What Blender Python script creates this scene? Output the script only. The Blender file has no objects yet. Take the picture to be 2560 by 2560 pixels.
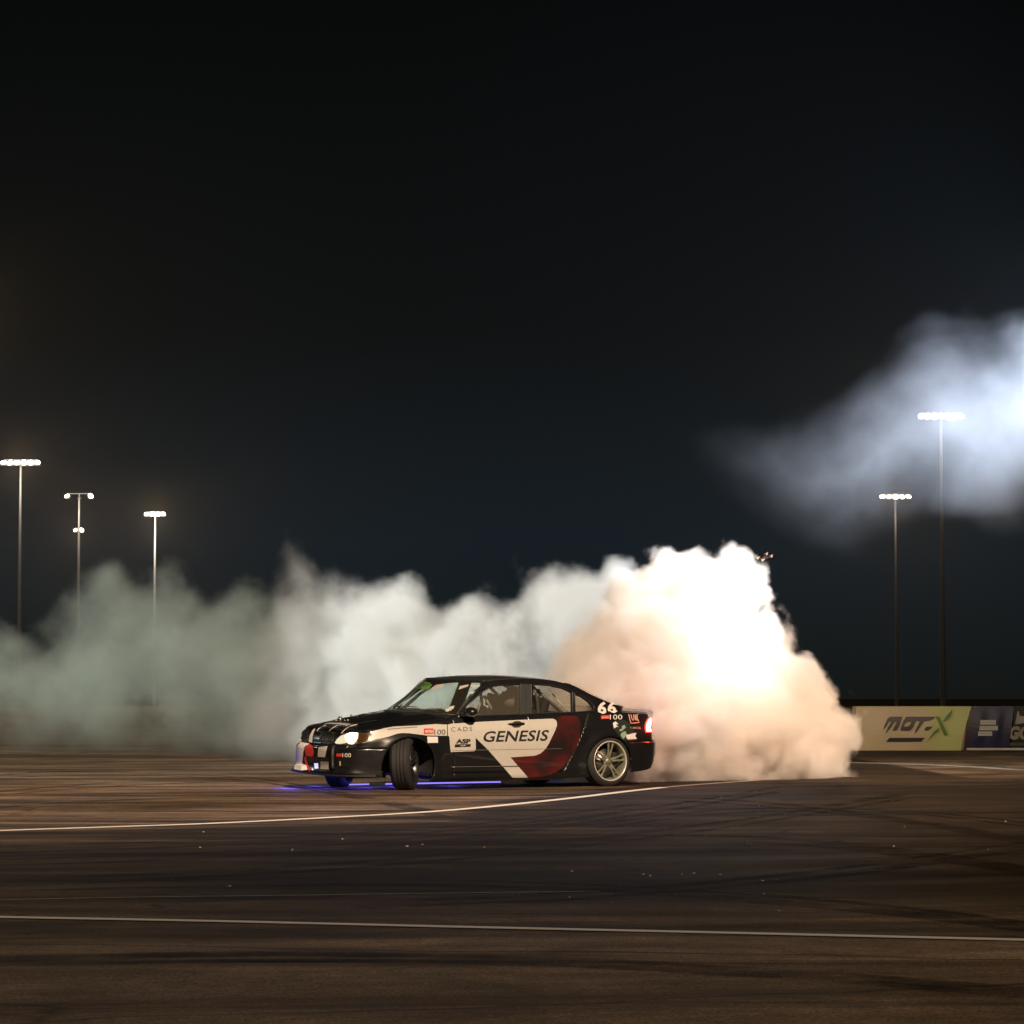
import bpy, bmesh, math, random
import numpy as np
from mathutils import Vector, Matrix, Euler
from mathutils.bvhtree import BVHTree
R = math.radians
random.seed(7)
scene = bpy.context.scene
COL = scene.collection

# ------------------------------------------------------------ camera
H_CAM, FPX, YH = 1.05, 7525.0, 1745.0
PITCH = math.atan((YH - 1280.0) / FPX)
cam_d = bpy.data.cameras.new('camera')
cam = bpy.data.objects.new('camera', cam_d)
COL.objects.link(cam)
cam_d.sensor_width = 36.0
cam_d.lens = 36.0 * FPX / 2560.0
cam_d.clip_start = 0.1
cam_d.clip_end = 4000.0
cam.location = (0, 0, H_CAM)
cam.rotation_euler = (math.pi / 2 + PITCH, 0, 0)
scene.camera = cam


def at(px, py, Y):
    """World point on the sight line of a photo pixel at distance Y."""
    u, v = (px - 1280.0) / FPX, (1280.0 - py) / FPX
    c, s = math.cos(PITCH), math.sin(PITCH)
    d = Vector((u, c - v * s, s + v * c))
    return Vector((0, 0, H_CAM)) + d * (Y / d.y)


def ground_at(px, py, z=0.0):
    u, v = (px - 1280.0) / FPX, (1280.0 - py) / FPX
    c, s = math.cos(PITCH), math.sin(PITCH)
    d = Vector((u, c - v * s, s + v * c))
    t = (z - H_CAM) / d.z
    return Vector((0, 0, H_CAM)) + d * t


# ------------------------------------------------------------ world, exposure
world = bpy.data.worlds.new('World')
scene.world = world
world.use_nodes = True
nt = world.node_tree
nt.nodes.clear()
wo = nt.nodes.new('ShaderNodeOutputWorld')
wb = nt.nodes.new('ShaderNodeBackground')
tc = nt.nodes.new('ShaderNodeTexCoord')
sp = nt.nodes.new('ShaderNodeSeparateXYZ')
rp = nt.nodes.new('ShaderNodeValToRGB')
nt.links.new(tc.outputs['Generated'], sp.inputs[0])
nt.links.new(sp.outputs['Z'], rp.inputs[0])
cr = rp.color_ramp
cr.elements[0].position = 0.0
cr.elements[0].color = (0.0034, 0.0062, 0.0066, 1)
cr.elements[1].position = 0.26
cr.elements[1].color = (0.0008, 0.0013, 0.0013, 1)
e = cr.elements.new(0.05)
e.color = (0.0044, 0.0100, 0.0150, 1)
e = cr.elements.new(0.12)
e.color = (0.0020, 0.0036, 0.0044, 1)
wb.inputs['Strength'].default_value = 1.0
nt.links.new(rp.outputs[0], wb.inputs['Color'])
nt.links.new(wb.outputs[0], wo.inputs['Surface'])

scene.view_settings.view_transform = 'Standard'
scene.view_settings.look = 'None'
scene.view_settings.exposure = 0.0
scene.view_settings.gamma = 1.0
cy = scene.cycles
cy.volume_bounces = 14
cy.max_bounces = 16
cy.diffuse_bounces = 2
cy.glossy_bounces = 3
cy.transmission_bounces = 6
cy.transparent_max_bounces = 12
cy.volume_step_rate = 2.0
cy.volume_max_steps = 256
cy.sample_clamp_indirect = 1.0
cy.sample_clamp_direct = 14.0
cy.use_denoising = True
cy.denoising_prefilter = 'ACCURATE'


# ------------------------------------------------------------ helpers
def kids(o):
    return [c for c in bpy.data.objects if c.parent == o]


def tag(o, label=None, cat=None, group=None, kind=None):
    if label: o['label'] = label
    if cat: o['category'] = cat
    if group: o['group'] = group
    if kind: o['kind'] = kind
    return o


def empty(name, loc=(0, 0, 0), rot=(0, 0, 0)):
    o = bpy.data.objects.new(name, None)
    o.empty_display_size = 0.2
    COL.objects.link(o)
    o.location = loc
    o.rotation_euler = rot
    return o


def link_bm(name, bm, m=None, parent=None, smooth=False):
    me = bpy.data.meshes.new(name)
    bm.to_mesh(me)
    bm.free()
    if smooth:
        for p in me.polygons: p.use_smooth = True
    if m is not None:
        for mm in (m if isinstance(m, (list, tuple)) else [m]): me.materials.append(mm)
    o = bpy.data.objects.new(name, me)
    COL.objects.link(o)
    if parent is not None: o.parent = parent
    return o


def link_py(name, verts, faces, m=None, parent=None, smooth=False):
    me = bpy.data.meshes.new(name)
    me.from_pydata([tuple(v) for v in verts], [], faces)
    me.update()
    if smooth:
        for p in me.polygons: p.use_smooth = True
    if m is not None: me.materials.append(m)
    o = bpy.data.objects.new(name, me)
    COL.objects.link(o)
    if parent is not None: o.parent = parent
    return o


def bx(bm, c, s, rot=None, bev=0.0):
    """Add a box with centre c, size s to bm."""
    M = Matrix.Translation(Vector(c))
    if rot is not None: M = M @ Euler(rot).to_matrix().to_4x4()
    M = M @ Matrix.Diagonal((s[0], s[1], s[2], 1))
    r = bmesh.ops.create_cube(bm, size=1.0, matrix=M)
    if bev > 0:
        es = list({e for v in r['verts'] for e in v.link_edges})
        bmesh.ops.bevel(bm, geom=es, offset=bev, segments=2, affect='EDGES', profile=0.6)


def tube(bm, pts, rad, n=10, closed=False, caps=True):
    """Tube along pts with radius (number or list)."""
    pts = [Vector(p) for p in pts if p is not None]
    N = len(pts)
    rr = rad if isinstance(rad, (list, tuple)) else [rad] * N
    rings = []
    prev = None
    for i, p in enumerate(pts):
        if closed: t = (pts[(i + 1) % N] - pts[i - 1])
        elif i == 0: t = pts[1] - p
        elif i == N - 1: t = p - pts[i - 1]
        else: t = pts[i + 1] - pts[i - 1]
        t.normalize()
        if prev is None:
            a = Vector((0, 0, 1)) if abs(t.z) < 0.9 else Vector((1, 0, 0))
            nrm = t.cross(a).normalized()
        else:
            nrm = (prev - t * prev.dot(t)).normalized()
        prev = nrm
        b = t.cross(nrm)
        rings.append([bm.verts.new(p + (nrm * math.cos(2 * math.pi * k / n) + b * math.sin(2 * math.pi * k / n)) * rr[i]) for k in range(n)])
    M = N if closed else N - 1
    for i in range(M):
        A, B = rings[i], rings[(i + 1) % N]
        for k in range(n):
            bm.faces.new((A[k], A[(k + 1) % n], B[(k + 1) % n], B[k]))
    if caps and not closed:
        bm.faces.new(rings[0][::-1])
        bm.faces.new(rings[-1])


def lathe(bm, prof, n=48, axis='Y', c=(0, 0, 0)):
    """Revolve profile [(radius, along axis)] about an axis."""
    rings = []
    for r, a in prof:
        ring = []
        for k in range(n):
            t = 2 * math.pi * k / n
            if axis == 'Y': p = (c[0] + r * math.cos(t), c[1] + a, c[2] + r * math.sin(t))
            elif axis == 'Z': p = (c[0] + r * math.cos(t), c[1] + r * math.sin(t), c[2] + a)
            else: p = (c[0] + a, c[1] + r * math.cos(t), c[2] + r * math.sin(t))
            ring.append(bm.verts.new(p))
        rings.append(ring)
    for A, B in zip(rings, rings[1:]):
        for k in range(n):
            bm.faces.new((A[k], A[(k + 1) % n], B[(k + 1) % n], B[k]))
    return rings


# ------------------------------------------------------------ materials
def mat(name, col=(0.5, 0.5, 0.5), rough=0.5, metal=0.0, coat=0.0, emit=None, estr=0.0, spec=0.5, noise=0.0, nscale=20.0, bump=0.0, trans=0.0, alpha=1.0):
    m = bpy.data.materials.new(name)
    m.use_nodes = True
    t = m.node_tree
    b = t.nodes['Principled BSDF']
    b.inputs['Base Color'].default_value = (*col, 1)
    b.inputs['Roughness'].default_value = rough
    b.inputs['Metallic'].default_value = metal
    b.inputs['Coat Weight'].default_value = coat
    b.inputs['Coat Roughness'].default_value = 0.06
    b.inputs['Specular IOR Level'].default_value = spec
    b.inputs['Transmission Weight'].default_value = trans
    b.inputs['Alpha'].default_value = alpha
    if emit:
        b.inputs['Emission Color'].default_value = (*emit, 1)
        b.inputs['Emission Strength'].default_value = estr
    if noise > 0 or bump > 0:
        co = t.nodes.new('ShaderNodeTexCoord')
        n = t.nodes.new('ShaderNodeTexNoise')
        n.inputs['Scale'].default_value = nscale
        n.inputs['Detail'].default_value = 5
        t.links.new(co.outputs['Object'], n.inputs['Vector'])
        if noise > 0:
            mr = t.nodes.new('ShaderNodeMapRange')
            mr.inputs['To Min'].default_value = 1 - noise
            mr.inputs['To Max'].default_value = 1 + noise
            t.links.new(n.outputs['Fac'], mr.inputs['Value'])
            mx = t.nodes.new('ShaderNodeVectorMath')
            mx.operation = 'SCALE'
            mx.inputs[0].default_value = col
            t.links.new(mr.outputs[0], mx.inputs['Scale'])
            t.links.new(mx.outputs[0], b.inputs['Base Color'])
        if bump > 0:
            bu = t.nodes.new('ShaderNodeBump')
            bu.inputs['Strength'].default_value = bump
            bu.inputs['Distance'].default_value = 0.01
            t.links.new(n.outputs['Fac'], bu.inputs['Height'])
            t.links.new(bu.outputs[0], b.inputs['Normal'])
    return m


def emat(name, col, strength, sampled=False):
    m = bpy.data.materials.new(name)
    m.use_nodes = True
    t = m.node_tree
    t.nodes.clear()
    o = t.nodes.new('ShaderNodeOutputMaterial')
    e = t.nodes.new('ShaderNodeEmission')
    e.inputs[0].default_value = (*col, 1)
    e.inputs[1].default_value = strength
    t.links.new(e.outputs[0], o.inputs[0])
    m.cycles.emission_sampling = 'FRONT' if sampled else 'NONE'
    return m


def lamp(name, kind, loc, col, power, parent=None, target=None, angle=60, blend=0.3, size=0.3):
    d = bpy.data.lights.new(name, kind)
    d.color = col
    d.energy = power
    if kind in ('POINT', 'SPOT'): d.shadow_soft_size = size
    if kind == 'SPOT':
        d.spot_size = R(angle)
        d.spot_blend = blend
    o = bpy.data.objects.new(name, d)
    COL.objects.link(o)
    o.location = loc
    if target is not None:
        o.rotation_euler = (Vector(target) - Vector(loc)).to_track_quat('-Z', 'Y').to_euler()
    if parent is not None:
        o.parent = parent
        o.matrix_parent_inverse = Matrix.Translation(parent.location).inverted()
    return o


# ------------------------------------------------------------ ground
def asphalt():
    m = bpy.data.materials.new('asphalt')
    m.use_nodes = True
    t = m.node_tree
    N = t.nodes.new
    L = t.links.new
    b = t.nodes['Principled BSDF']
    g = N('ShaderNodeNewGeometry')

    def noise(sx, sy, scale, detail=6, rough=0.6, off=0.0, dist=0.0):
        mp = N('ShaderNodeMapping')
        mp.inputs['Scale'].default_value = (sx, sy, 1)
        mp.inputs['Location'].default_value = (off, off * 1.7, 0)
        mp.inputs['Rotation'].default_value = (0, 0, R(2.0 if off > 3 else -1.5))
        L(g.outputs['Position'], mp.inputs[0])
        n = N('ShaderNodeTexNoise')
        n.inputs['Scale'].default_value = scale
        n.inputs['Detail'].default_value = detail
        n.inputs['Roughness'].default_value = rough
        n.inputs['Distortion'].default_value = dist
        L(mp.outputs[0], n.inputs['Vector'])
        return n.outputs['Fac']

    def rng(v, a, b_, c, d):
        n = N('ShaderNodeMapRange')
        n.inputs['From Min'].default_value = a
        n.inputs['From Max'].default_value = b_
        n.inputs['To Min'].default_value = c
        n.inputs['To Max'].default_value = d
        L(v, n.inputs['Value'])
        return n.outputs[0]

    def mul(a, b_):
        n = N('ShaderNodeMath')
        n.operation = 'MULTIPLY'
        L(a, n.inputs[0])
        L(b_, n.inputs[1])
        return n.outputs[0]
    # broad patches of laid rubber, long tyre streaks, fine grit
    broad = rng(noise(0.10, 0.55, 1.1, 5, 0.6, 1.3, 1.5), 0.38, 0.60, 0.22, 1.25)
    def arcs(cx, cy, kr, ka, scale, detail, rough, dist):
        """Noise stretched along circles about (cx, cy): tyre marks."""
        sb = N('ShaderNodeVectorMath')
        sb.operation = 'SUBTRACT'
        L(g.outputs['Position'], sb.inputs[0])
        sb.inputs[1].default_value = (cx, cy, 0)
        ln = N('ShaderNodeVectorMath')
        ln.operation = 'LENGTH'
        L(sb.outputs[0], ln.inputs[0])
        s3 = N('ShaderNodeSeparateXYZ')
        L(sb.outputs[0], s3.inputs[0])
        an = N('ShaderNodeMath')
        an.operation = 'ARCTAN2'
        L(s3.outputs[0], an.inputs[0])
        L(s3.outputs[1], an.inputs[1])
        m1 = N('ShaderNodeMath')
        m1.operation = 'MULTIPLY'
        L(ln.outputs['Value'], m1.inputs[0])
        m1.inputs[1].default_value = kr
        m2 = N('ShaderNodeMath')
        m2.operation = 'MULTIPLY'
        L(an.outputs[0], m2.inputs[0])
        m2.inputs[1].default_value = ka
        cb = N('ShaderNodeCombineXYZ')
        L(m1.outputs[0], cb.inputs[0])
        L(m2.outputs[0], cb.inputs[1])
        n = N('ShaderNodeTexNoise')
        n.inputs['Scale'].default_value = scale
        n.inputs['Detail'].default_value = detail
        n.inputs['Roughness'].default_value = rough
        n.inputs['Distortion'].default_value = dist
        L(cb.outputs[0], n.inputs['Vector'])
        return n.outputs['Fac']
    streak = rng(arcs(-16, 58, 1.3, 5.0, 1.0, 7, 0.68, 0.5), 0.36, 0.62, 0.58, 1.12)
    streak2 = rng(arcs(20, -50, 1.9, 9.0, 1.0, 6, 0.65, 0.4), 0.36, 0.62, 0.80, 1.08)
    grit = rng(noise(1, 1, 60.0, 3, 0.8, 0.4), 0.35, 0.65, 0.3, 1.7)
    patch = rng(noise(1, 1, 0.9, 5, 0.7, 9.4, 0.5), 0.35, 0.65, 0.60, 1.30)
    grit2 = rng(noise(1, 1, 14.0, 5, 0.8, 2.4), 0.3, 0.7, 0.6, 1.4)
    f = mul(mul(mul(mul(broad, streak), mul(streak2, grit)), grit2), patch)
    # rubber laid down between the two painted lines; the right's weak light is darkened in too
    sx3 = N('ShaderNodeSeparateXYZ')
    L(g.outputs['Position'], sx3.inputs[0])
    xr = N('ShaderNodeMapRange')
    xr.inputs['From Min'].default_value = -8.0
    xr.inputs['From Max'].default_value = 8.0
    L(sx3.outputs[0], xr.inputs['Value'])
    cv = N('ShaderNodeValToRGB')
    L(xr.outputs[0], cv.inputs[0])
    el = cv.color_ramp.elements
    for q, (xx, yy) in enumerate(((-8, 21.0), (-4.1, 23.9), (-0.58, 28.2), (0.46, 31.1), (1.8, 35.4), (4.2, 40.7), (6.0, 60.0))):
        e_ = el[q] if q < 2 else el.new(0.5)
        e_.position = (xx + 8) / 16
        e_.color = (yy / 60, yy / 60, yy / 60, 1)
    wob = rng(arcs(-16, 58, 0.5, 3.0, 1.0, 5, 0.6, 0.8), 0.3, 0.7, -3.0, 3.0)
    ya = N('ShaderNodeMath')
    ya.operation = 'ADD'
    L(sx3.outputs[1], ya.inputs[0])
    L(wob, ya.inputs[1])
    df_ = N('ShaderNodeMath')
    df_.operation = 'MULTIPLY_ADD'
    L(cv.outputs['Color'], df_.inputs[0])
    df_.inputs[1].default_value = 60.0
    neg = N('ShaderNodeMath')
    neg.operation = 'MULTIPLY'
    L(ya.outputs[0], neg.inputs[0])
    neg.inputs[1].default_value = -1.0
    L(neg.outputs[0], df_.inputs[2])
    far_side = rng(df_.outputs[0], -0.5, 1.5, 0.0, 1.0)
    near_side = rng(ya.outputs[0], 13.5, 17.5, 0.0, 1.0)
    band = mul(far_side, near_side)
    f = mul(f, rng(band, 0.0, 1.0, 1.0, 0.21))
    # cracks: sparse, only where a mask noise is high
    vm = N('ShaderNodeMapping')
    vm.inputs['Scale'].default_value = (0.25, 0.55, 1)
    L(g.outputs['Position'], vm.inputs[0])
    dn = N('ShaderNodeTexNoise')
    dn.inputs['Scale'].default_value = 2.5
    L(vm.outputs[0], dn.inputs['Vector'])
    va = N('ShaderNodeVectorMath')
    va.operation = 'MULTIPLY_ADD'
    L(dn.outputs['Color'], va.inputs[0])
    va.inputs[1].default_value = (0.35, 0.35, 0)
    L(vm.outputs[0], va.inputs[2])
    vo = N('ShaderNodeTexVoronoi')
    vo.feature = 'DISTANCE_TO_EDGE'
    vo.inputs['Scale'].default_value = 0.55
    L(va.outputs[0], vo.inputs['Vector'])
    crack = rng(vo.outputs['Distance'], 0.0, 0.006, 0.25, 1.0)
    f = mul(f, crack)
    mix = N('ShaderNodeVectorMath')
    mix.operation = 'SCALE'
    mix.inputs[0].default_value = (0.165, 0.116, 0.076)
    L(f, mix.inputs['Scale'])
    L(mix.outputs[0], b.inputs['Base Color'])
    L(rng(streak, 0.4, 1.2, 0.55, 0.9), b.inputs['Roughness'])
    b.inputs['Specular IOR Level'].default_value = 0.10
    bu = N('ShaderNodeBump')
    bu.inputs['Strength'].default_value = 0.5
    bu.inputs['Distance'].default_value = 0.006
    L(grit, bu.inputs['Height'])
    L(bu.outputs[0], b.inputs['Normal'])
    return m


def worn_paint(name, col, keep=0.42):
    m = mat(name, col, 0.7)
    t = m.node_tree
    b = t.nodes['Principled BSDF']
    g = t.nodes.new('ShaderNodeNewGeometry')
    mp = t.nodes.new('ShaderNodeMapping')
    mp.inputs['Scale'].default_value = (1, 2.5, 1)
    n = t.nodes.new('ShaderNodeTexNoise')
    n.inputs['Scale'].default_value = 9
    n.inputs['Detail'].default_value = 8
    n.inputs['Roughness'].default_value = 0.75
    r = t.nodes.new('ShaderNodeValToRGB')
    r.color_ramp.elements[0].position = keep - 0.08
    r.color_ramp.elements[0].color = (0.05, 0.043, 0.037, 1)
    r.color_ramp.elements[1].position = keep + 0.10
    r.color_ramp.elements[1].color = (*col, 1)
    t.links.new(g.outputs['Position'], mp.inputs[0])
    t.links.new(mp.outputs[0], n.inputs['Vector'])
    t.links.new(n.outputs['Fac'], r.inputs[0])
    t.links.new(r.outputs[0], b.inputs['Base Color'])
    return m


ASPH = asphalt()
bm = bmesh.new()
ys = [-60, -10, 5, 20, 40, 60, 100, 200, 500, 1200, 3000]
xs = [-3000, -600, -150, -30, -10, 0, 10, 30, 150, 600, 3000]
gv = [[bm.verts.new((x, y, 0)) for x in xs] for y in ys]
for i in range(len(ys) - 1):
    for j in range(len(xs) - 1):
        bm.faces.new((gv[i][j], gv[i][j + 1], gv[i + 1][j + 1], gv[i + 1][j]))
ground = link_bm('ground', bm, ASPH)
tag(ground, kind='structure')


def catmull(pts, n=8):
    P = [Vector(p) for p in pts]
    P = [P[0] * 2 - P[1]] + P + [P[-1] * 2 - P[-2]]
    out = []
    for i in range(1, len(P) - 2):
        for k in range(n):
            t = k / n
            out.append(0.5 * ((2 * P[i]) + (P[i + 1] - P[i - 1]) * t + (2 * P[i - 1] - 5 * P[i] + 4 * P[i + 1] - P[i + 2]) * t * t + (3 * P[i] - P[i - 1] - 3 * P[i + 1] + P[i + 2]) * t ** 3))
    out.append(P[-2])
    return out


def painted_line(name, pix, width, m, z=0.004, ext=(0, 0)):
    pts = [ground_at(px, py, z) for px, py in pix]
    if ext[0]: pts = [pts[0] + (pts[0] - pts[1]).normalized() * ext[0]] + pts
    if ext[1]: pts = pts + [pts[-1] + (pts[-1] - pts[-2]).normalized() * ext[1]]
    pts = catmull(pts, 10)
    bm = bmesh.new()
    prev = None
    for i, p in enumerate(pts):
        a = pts[max(i - 1, 0)]
        b = pts[min(i + 1, len(pts) - 1)]
        d = (b - a).normalized()
        n = Vector((-d.y, d.x, 0))
        w = width(i / (len(pts) - 1)) if callable(width) else width
        q = (bm.verts.new(p + n * w / 2), bm.verts.new(p - n * w / 2))
        if prev: bm.faces.new((prev[1], q[1], q[0], prev[0]))
        prev = q
    o = link_bm(name, bm, m)
    tag(o, kind='structure')
    return o


PAINT = worn_paint('road_paint', (0.78, 0.74, 0.66), 0.30)
PAINT_OLD = worn_paint('road_paint_worn', (0.36, 0.33, 0.29), 0.46)
painted_line('ground_line_marking', [(0, 2076), (300, 2066), (530, 2058), (850, 2042), (1126, 2025), (1391, 1999), (1560, 1979), (1660, 1968)], 0.135, PAINT, ext=(6, 0))
painted_line('ground_line_marking', [(1668, 1967), (1800, 1957), (1950, 1947), (2060, 1939), (2110, 1935)], 0.12, PAINT_OLD)
painted_line('ground_line_marking', [(0, 2292), (530, 2302), (1126, 2316), (1800, 2331), (2560, 2349)], 0.115, worn_paint('road_paint_near', (0.66, 0.62, 0.56), 0.33), ext=(3, 3))
painted_line('ground_line_marking', [(0, 2249), (300, 2243), (715, 2238), (1126, 2232), (1500, 2228)], 0.03, PAINT_OLD, ext=(3, 0))
painted_line('ground_line_marking', [(2120, 1906), (2300, 1911), (2450, 1918), (2560, 1925)], 0.3, PAINT_OLD, ext=(0, 8))
0 and painted_line('ground_line_marking', [(1500, 2080), (1720, 2040), (1900, 2010), (2060, 1975), (2080, 1962)], 0.10, PAINT_OLD, z=0.003)

# curved tyre marks: thin worn sheets of rubber on the asphalt


def rubber_mat():
    m = bpy.data.materials.new('rubber_mark')
    m.use_nodes = True
    t = m.node_tree
    b = t.nodes['Principled BSDF']
    b.inputs['Base Color'].default_value = (0.014, 0.012, 0.011, 1)
    b.inputs['Roughness'].default_value = 0.9
    b.inputs['Specular IOR Level'].default_value = 0.1
    g = t.nodes.new('ShaderNodeNewGeometry')
    n = t.nodes.new('ShaderNodeTexNoise')
    n.inputs['Scale'].default_value = 1.1
    n.inputs['Detail'].default_value = 9
    n.inputs['Roughness'].default_value = 0.78
    r = t.nodes.new('ShaderNodeMapRange')
    r.inputs['From Min'].default_value = 0.40
    r.inputs['From Max'].default_value = 0.66
    r.inputs['To Max'].default_value = 0.85
    t.links.new(g.outputs['Position'], n.inputs['Vector'])
    t.links.new(n.outputs['Fac'], r.inputs['Value'])
    t.links.new(r.outputs[0], b.inputs['Alpha'])
    return m


RUB = rubber_mat()
rm_ = random.Random(5)
MARKS = [[(-60, 2150), (400, 2135), (900, 2105), (1300, 2065), (1650, 2015), (1950, 1965)],
         [(-60, 2120), (300, 2108), (800, 2088), (1250, 2052), (1600, 2008)],
         [(200, 2190), (800, 2160), (1400, 2105), (1900, 2040), (2250, 1985)],
         [(-60, 1985), (250, 1960), (520, 1946), (760, 1940)],
         [(-60, 1942), (150, 1930), (380, 1932), (640, 1948), (900, 1990), (1100, 2030)],
         [(-60, 2020), (300, 1998), (640, 1992), (1000, 1996)],
         [(1250, 2110), (1600, 2090), (1950, 2095), (2300, 2130), (2600, 2175)],
         [(1500, 2060), (1750, 2030), (2000, 2018), (2300, 2030), (2600, 2060)],
         [(-60, 2215), (500, 2200), (1000, 2196), (1600, 2215), (2200, 2262), (2600, 2310)],
         [(900, 2255), (1500, 2225), (2100, 2170), (2600, 2100)],
         [(-60, 2400), (600, 2385), (1300, 2392), (2000, 2430), (2600, 2480)],
         [(1300, 1985), (1600, 1990), (1900, 2006), (2250, 2045), (2600, 2100)]]
for i_, mk in enumerate(MARKS):
    for s_ in range(2):
        off_ = s_ * (14 if mk[0][1] > 2080 else 8)
        painted_line('ground_tyre_mark', [(x_, y_ + off_ + rm_.uniform(-2, 2)) for x_, y_ in mk], lambda t, w0=rm_.uniform(0.14, 0.30), ph=rm_.uniform(0, 6): w0 * (0.6 + 0.4 * math.sin(3 * t + ph) ** 2), RUB, z=0.0012 + 0.0001 * (i_ * 2 + s_))

# ------------------------------------------------------------ floodlight masts
M_STEEL = mat('galvanised_steel', (0.20, 0.19, 0.18), 0.6, 0.3, noise=0.15, nscale=3)
M_HOUSE = mat('lamp_housing', (0.12, 0.12, 0.12), 0.5)
GLOW_WARM = emat('flood_lens_warm', (1.0, 0.86, 0.62), 30)
GLOW_WHITE = emat('flood_lens_white', (1.0, 0.95, 0.86), 1.5)


def mast(px, yhead, n, label, spread, side_white=False, col=(1.0, 0.58, 0.22), power=8000, fill_power=2200, dist=None):
    Y = dist or (25.0 * FPX / (YH - yhead))
    top = at(px, yhead, Y)
    root = empty('floodlight_mast', (top.x, top.y, 0))
    tag(root, label, 'floodlight mast', 'tall floodlight masts round the track')
    h = top.z
    bm = bmesh.new()
    lathe(bm, [(0.30, 0), (0.30, 0.03), (0.27, 0.05), (0.12, h - 0.4), (0.12, h - 0.2), (0.0, h - 0.2)], 16, 'Z')
    link_bm('pole', bm, M_STEEL, root, True)
    bm = bmesh.new()
    bx(bm, (0, 0, h + 0.35), (spread, 0.12, 0.12), bev=0.02)
    bx(bm, (0, 0, h), (0.14, 0.14, 0.8), bev=0.02)
    bx(bm, (0, 0, h - 0.2), (0.5, 0.5, 0.06), bev=0.01)
    link_bm('crossarm', bm, M_HOUSE, root)
    for k in range(n):
        fx = (k / (n - 1) - 0.5) * spread if n > 1 else 0
        lw = min(0.74, spread / n * (0.96, 0.80, 0.98, 0.72)[k % 4]) if n > 2 else 0.5
        lh = (0.42, 0.56, 0.50, 0.62)[(k * 3 + n) % 4] if n > 2 else (0.42, 0.62)[k % 2]
        a = fx / max(spread, 0.1) * R(50)
        Mr = Matrix.Translation((fx, -0.25, h - 0.02)) @ Matrix.Rotation(a, 4, 'Z') @ Matrix.Rotation(R(-38), 4, 'X')
        bm = bmesh.new()
        bx(bm, (0, 0.06, 0), (0.70, 0.22, 0.50), bev=0.05)
        bx(bm, (0, 0.14, 0.30), (0.06, 0.06, 0.4))
        bmesh.ops.transform(bm, matrix=Mr, verts=bm.verts)
        f = link_bm('floodlight', bm, M_HOUSE, root)
        bm = bmesh.new()
        edge_ = 0.72 if (n > 2 and k in (0, n - 1)) else 1.0
        bmesh.ops.create_uvsphere(bm, u_segments=16, v_segments=10, radius=1, matrix=Matrix.Translation((0, -0.085, 0.05 if edge_ < 1 else 0.0)) @ Matrix.Diagonal((lw * 0.60, 0.14, lh * 0.62 * edge_, 1)))
        bmesh.ops.transform(bm, matrix=Mr, verts=bm.verts)
        link_bm('lens', bm, GLOW_WARM, f)
    lamp('mast_lamp', 'SPOT', (top.x, top.y - 0.9, h + 0.0), col, power * 3, root, (0, 30, 6), 64, 0.6, 0.4)
    lamp('pole_fill', 'POINT', (top.x, top.y - 3.2, h - 2.0), (1.0, 0.88, 0.70), fill_power, root, size=0.3)  # added point light in front of the mast, brightens its pole
    return root


mast(52, 1158, 6, 'floodlight mast with long row of lamps, leftmost and nearest of those over the left smoke', 3.6)
mast(198, 1241, 2, 'floodlight mast with two widely separated lamps above the smaller round lamp', 2.9, power=1200)
mast(197, 1326, 2, 'floodlight mast with one compact round lamp cluster below the separated pair', 0.9, power=4000)
mast(388, 1286, 4, 'floodlight mast with bright warm pole, right of the other masts over left smoke', 2.3, power=9000, fill_power=8000)
mast(2352, 1043, 7, 'floodlight mast with widest lamp row, tallest one inside the lit smoke beam', 3.5, fill_power=600)
mast(2238, 1243, 5, 'floodlight mast with shorter lamp row, lower one just under the lit smoke beam', 3.2, fill_power=600)
mast(-92, 800, 6, 'floodlight mast just beyond the left edge of the picture', 3.6, power=4500)
# ------------------------------------------------------------ lights beyond the frame, on modelled towers, some towers and spots added
def track_tower(loc, label, col, power, target, angle, size=0.35, blend=0.5):
    root = empty('light_tower', (loc[0], loc[1], 0))
    tag(root, label, 'light tower')
    bm = bmesh.new()
    lathe(bm, [(0.12, 0), (0.10, 0.05), (0.06, loc[2] - 0.4), (0.0, loc[2] - 0.4)], 14, 'Z')
    link_bm('pole', bm, M_STEEL, root, True)
    d = (Vector(target) - Vector(loc)).normalized()
    Mr = Matrix.Translation((0, 0, loc[2])) @ d.to_track_quat('-Y', 'Z').to_matrix().to_4x4()
    bm = bmesh.new()
    bx(bm, (0, 0.30, 0), (0.9, 0.2, 0.6), bev=0.04)
    bx(bm, (0, 0.30, -0.35), (0.08, 0.08, 0.4))
    bmesh.ops.transform(bm, matrix=Mr, verts=bm.verts)
    f = link_bm('floodlight', bm, M_HOUSE, root)
    bm = bmesh.new()
    bx(bm, (0, 0.185, 0), (0.84, 0.02, 0.54))
    bmesh.ops.transform(bm, matrix=Mr, verts=bm.verts)
    link_bm('lens', bm, GLOW_WHITE, f)
    lamp('tower_lamp', 'SPOT', Vector(loc), col, power, root, target, angle, blend, size)
    return root


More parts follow.
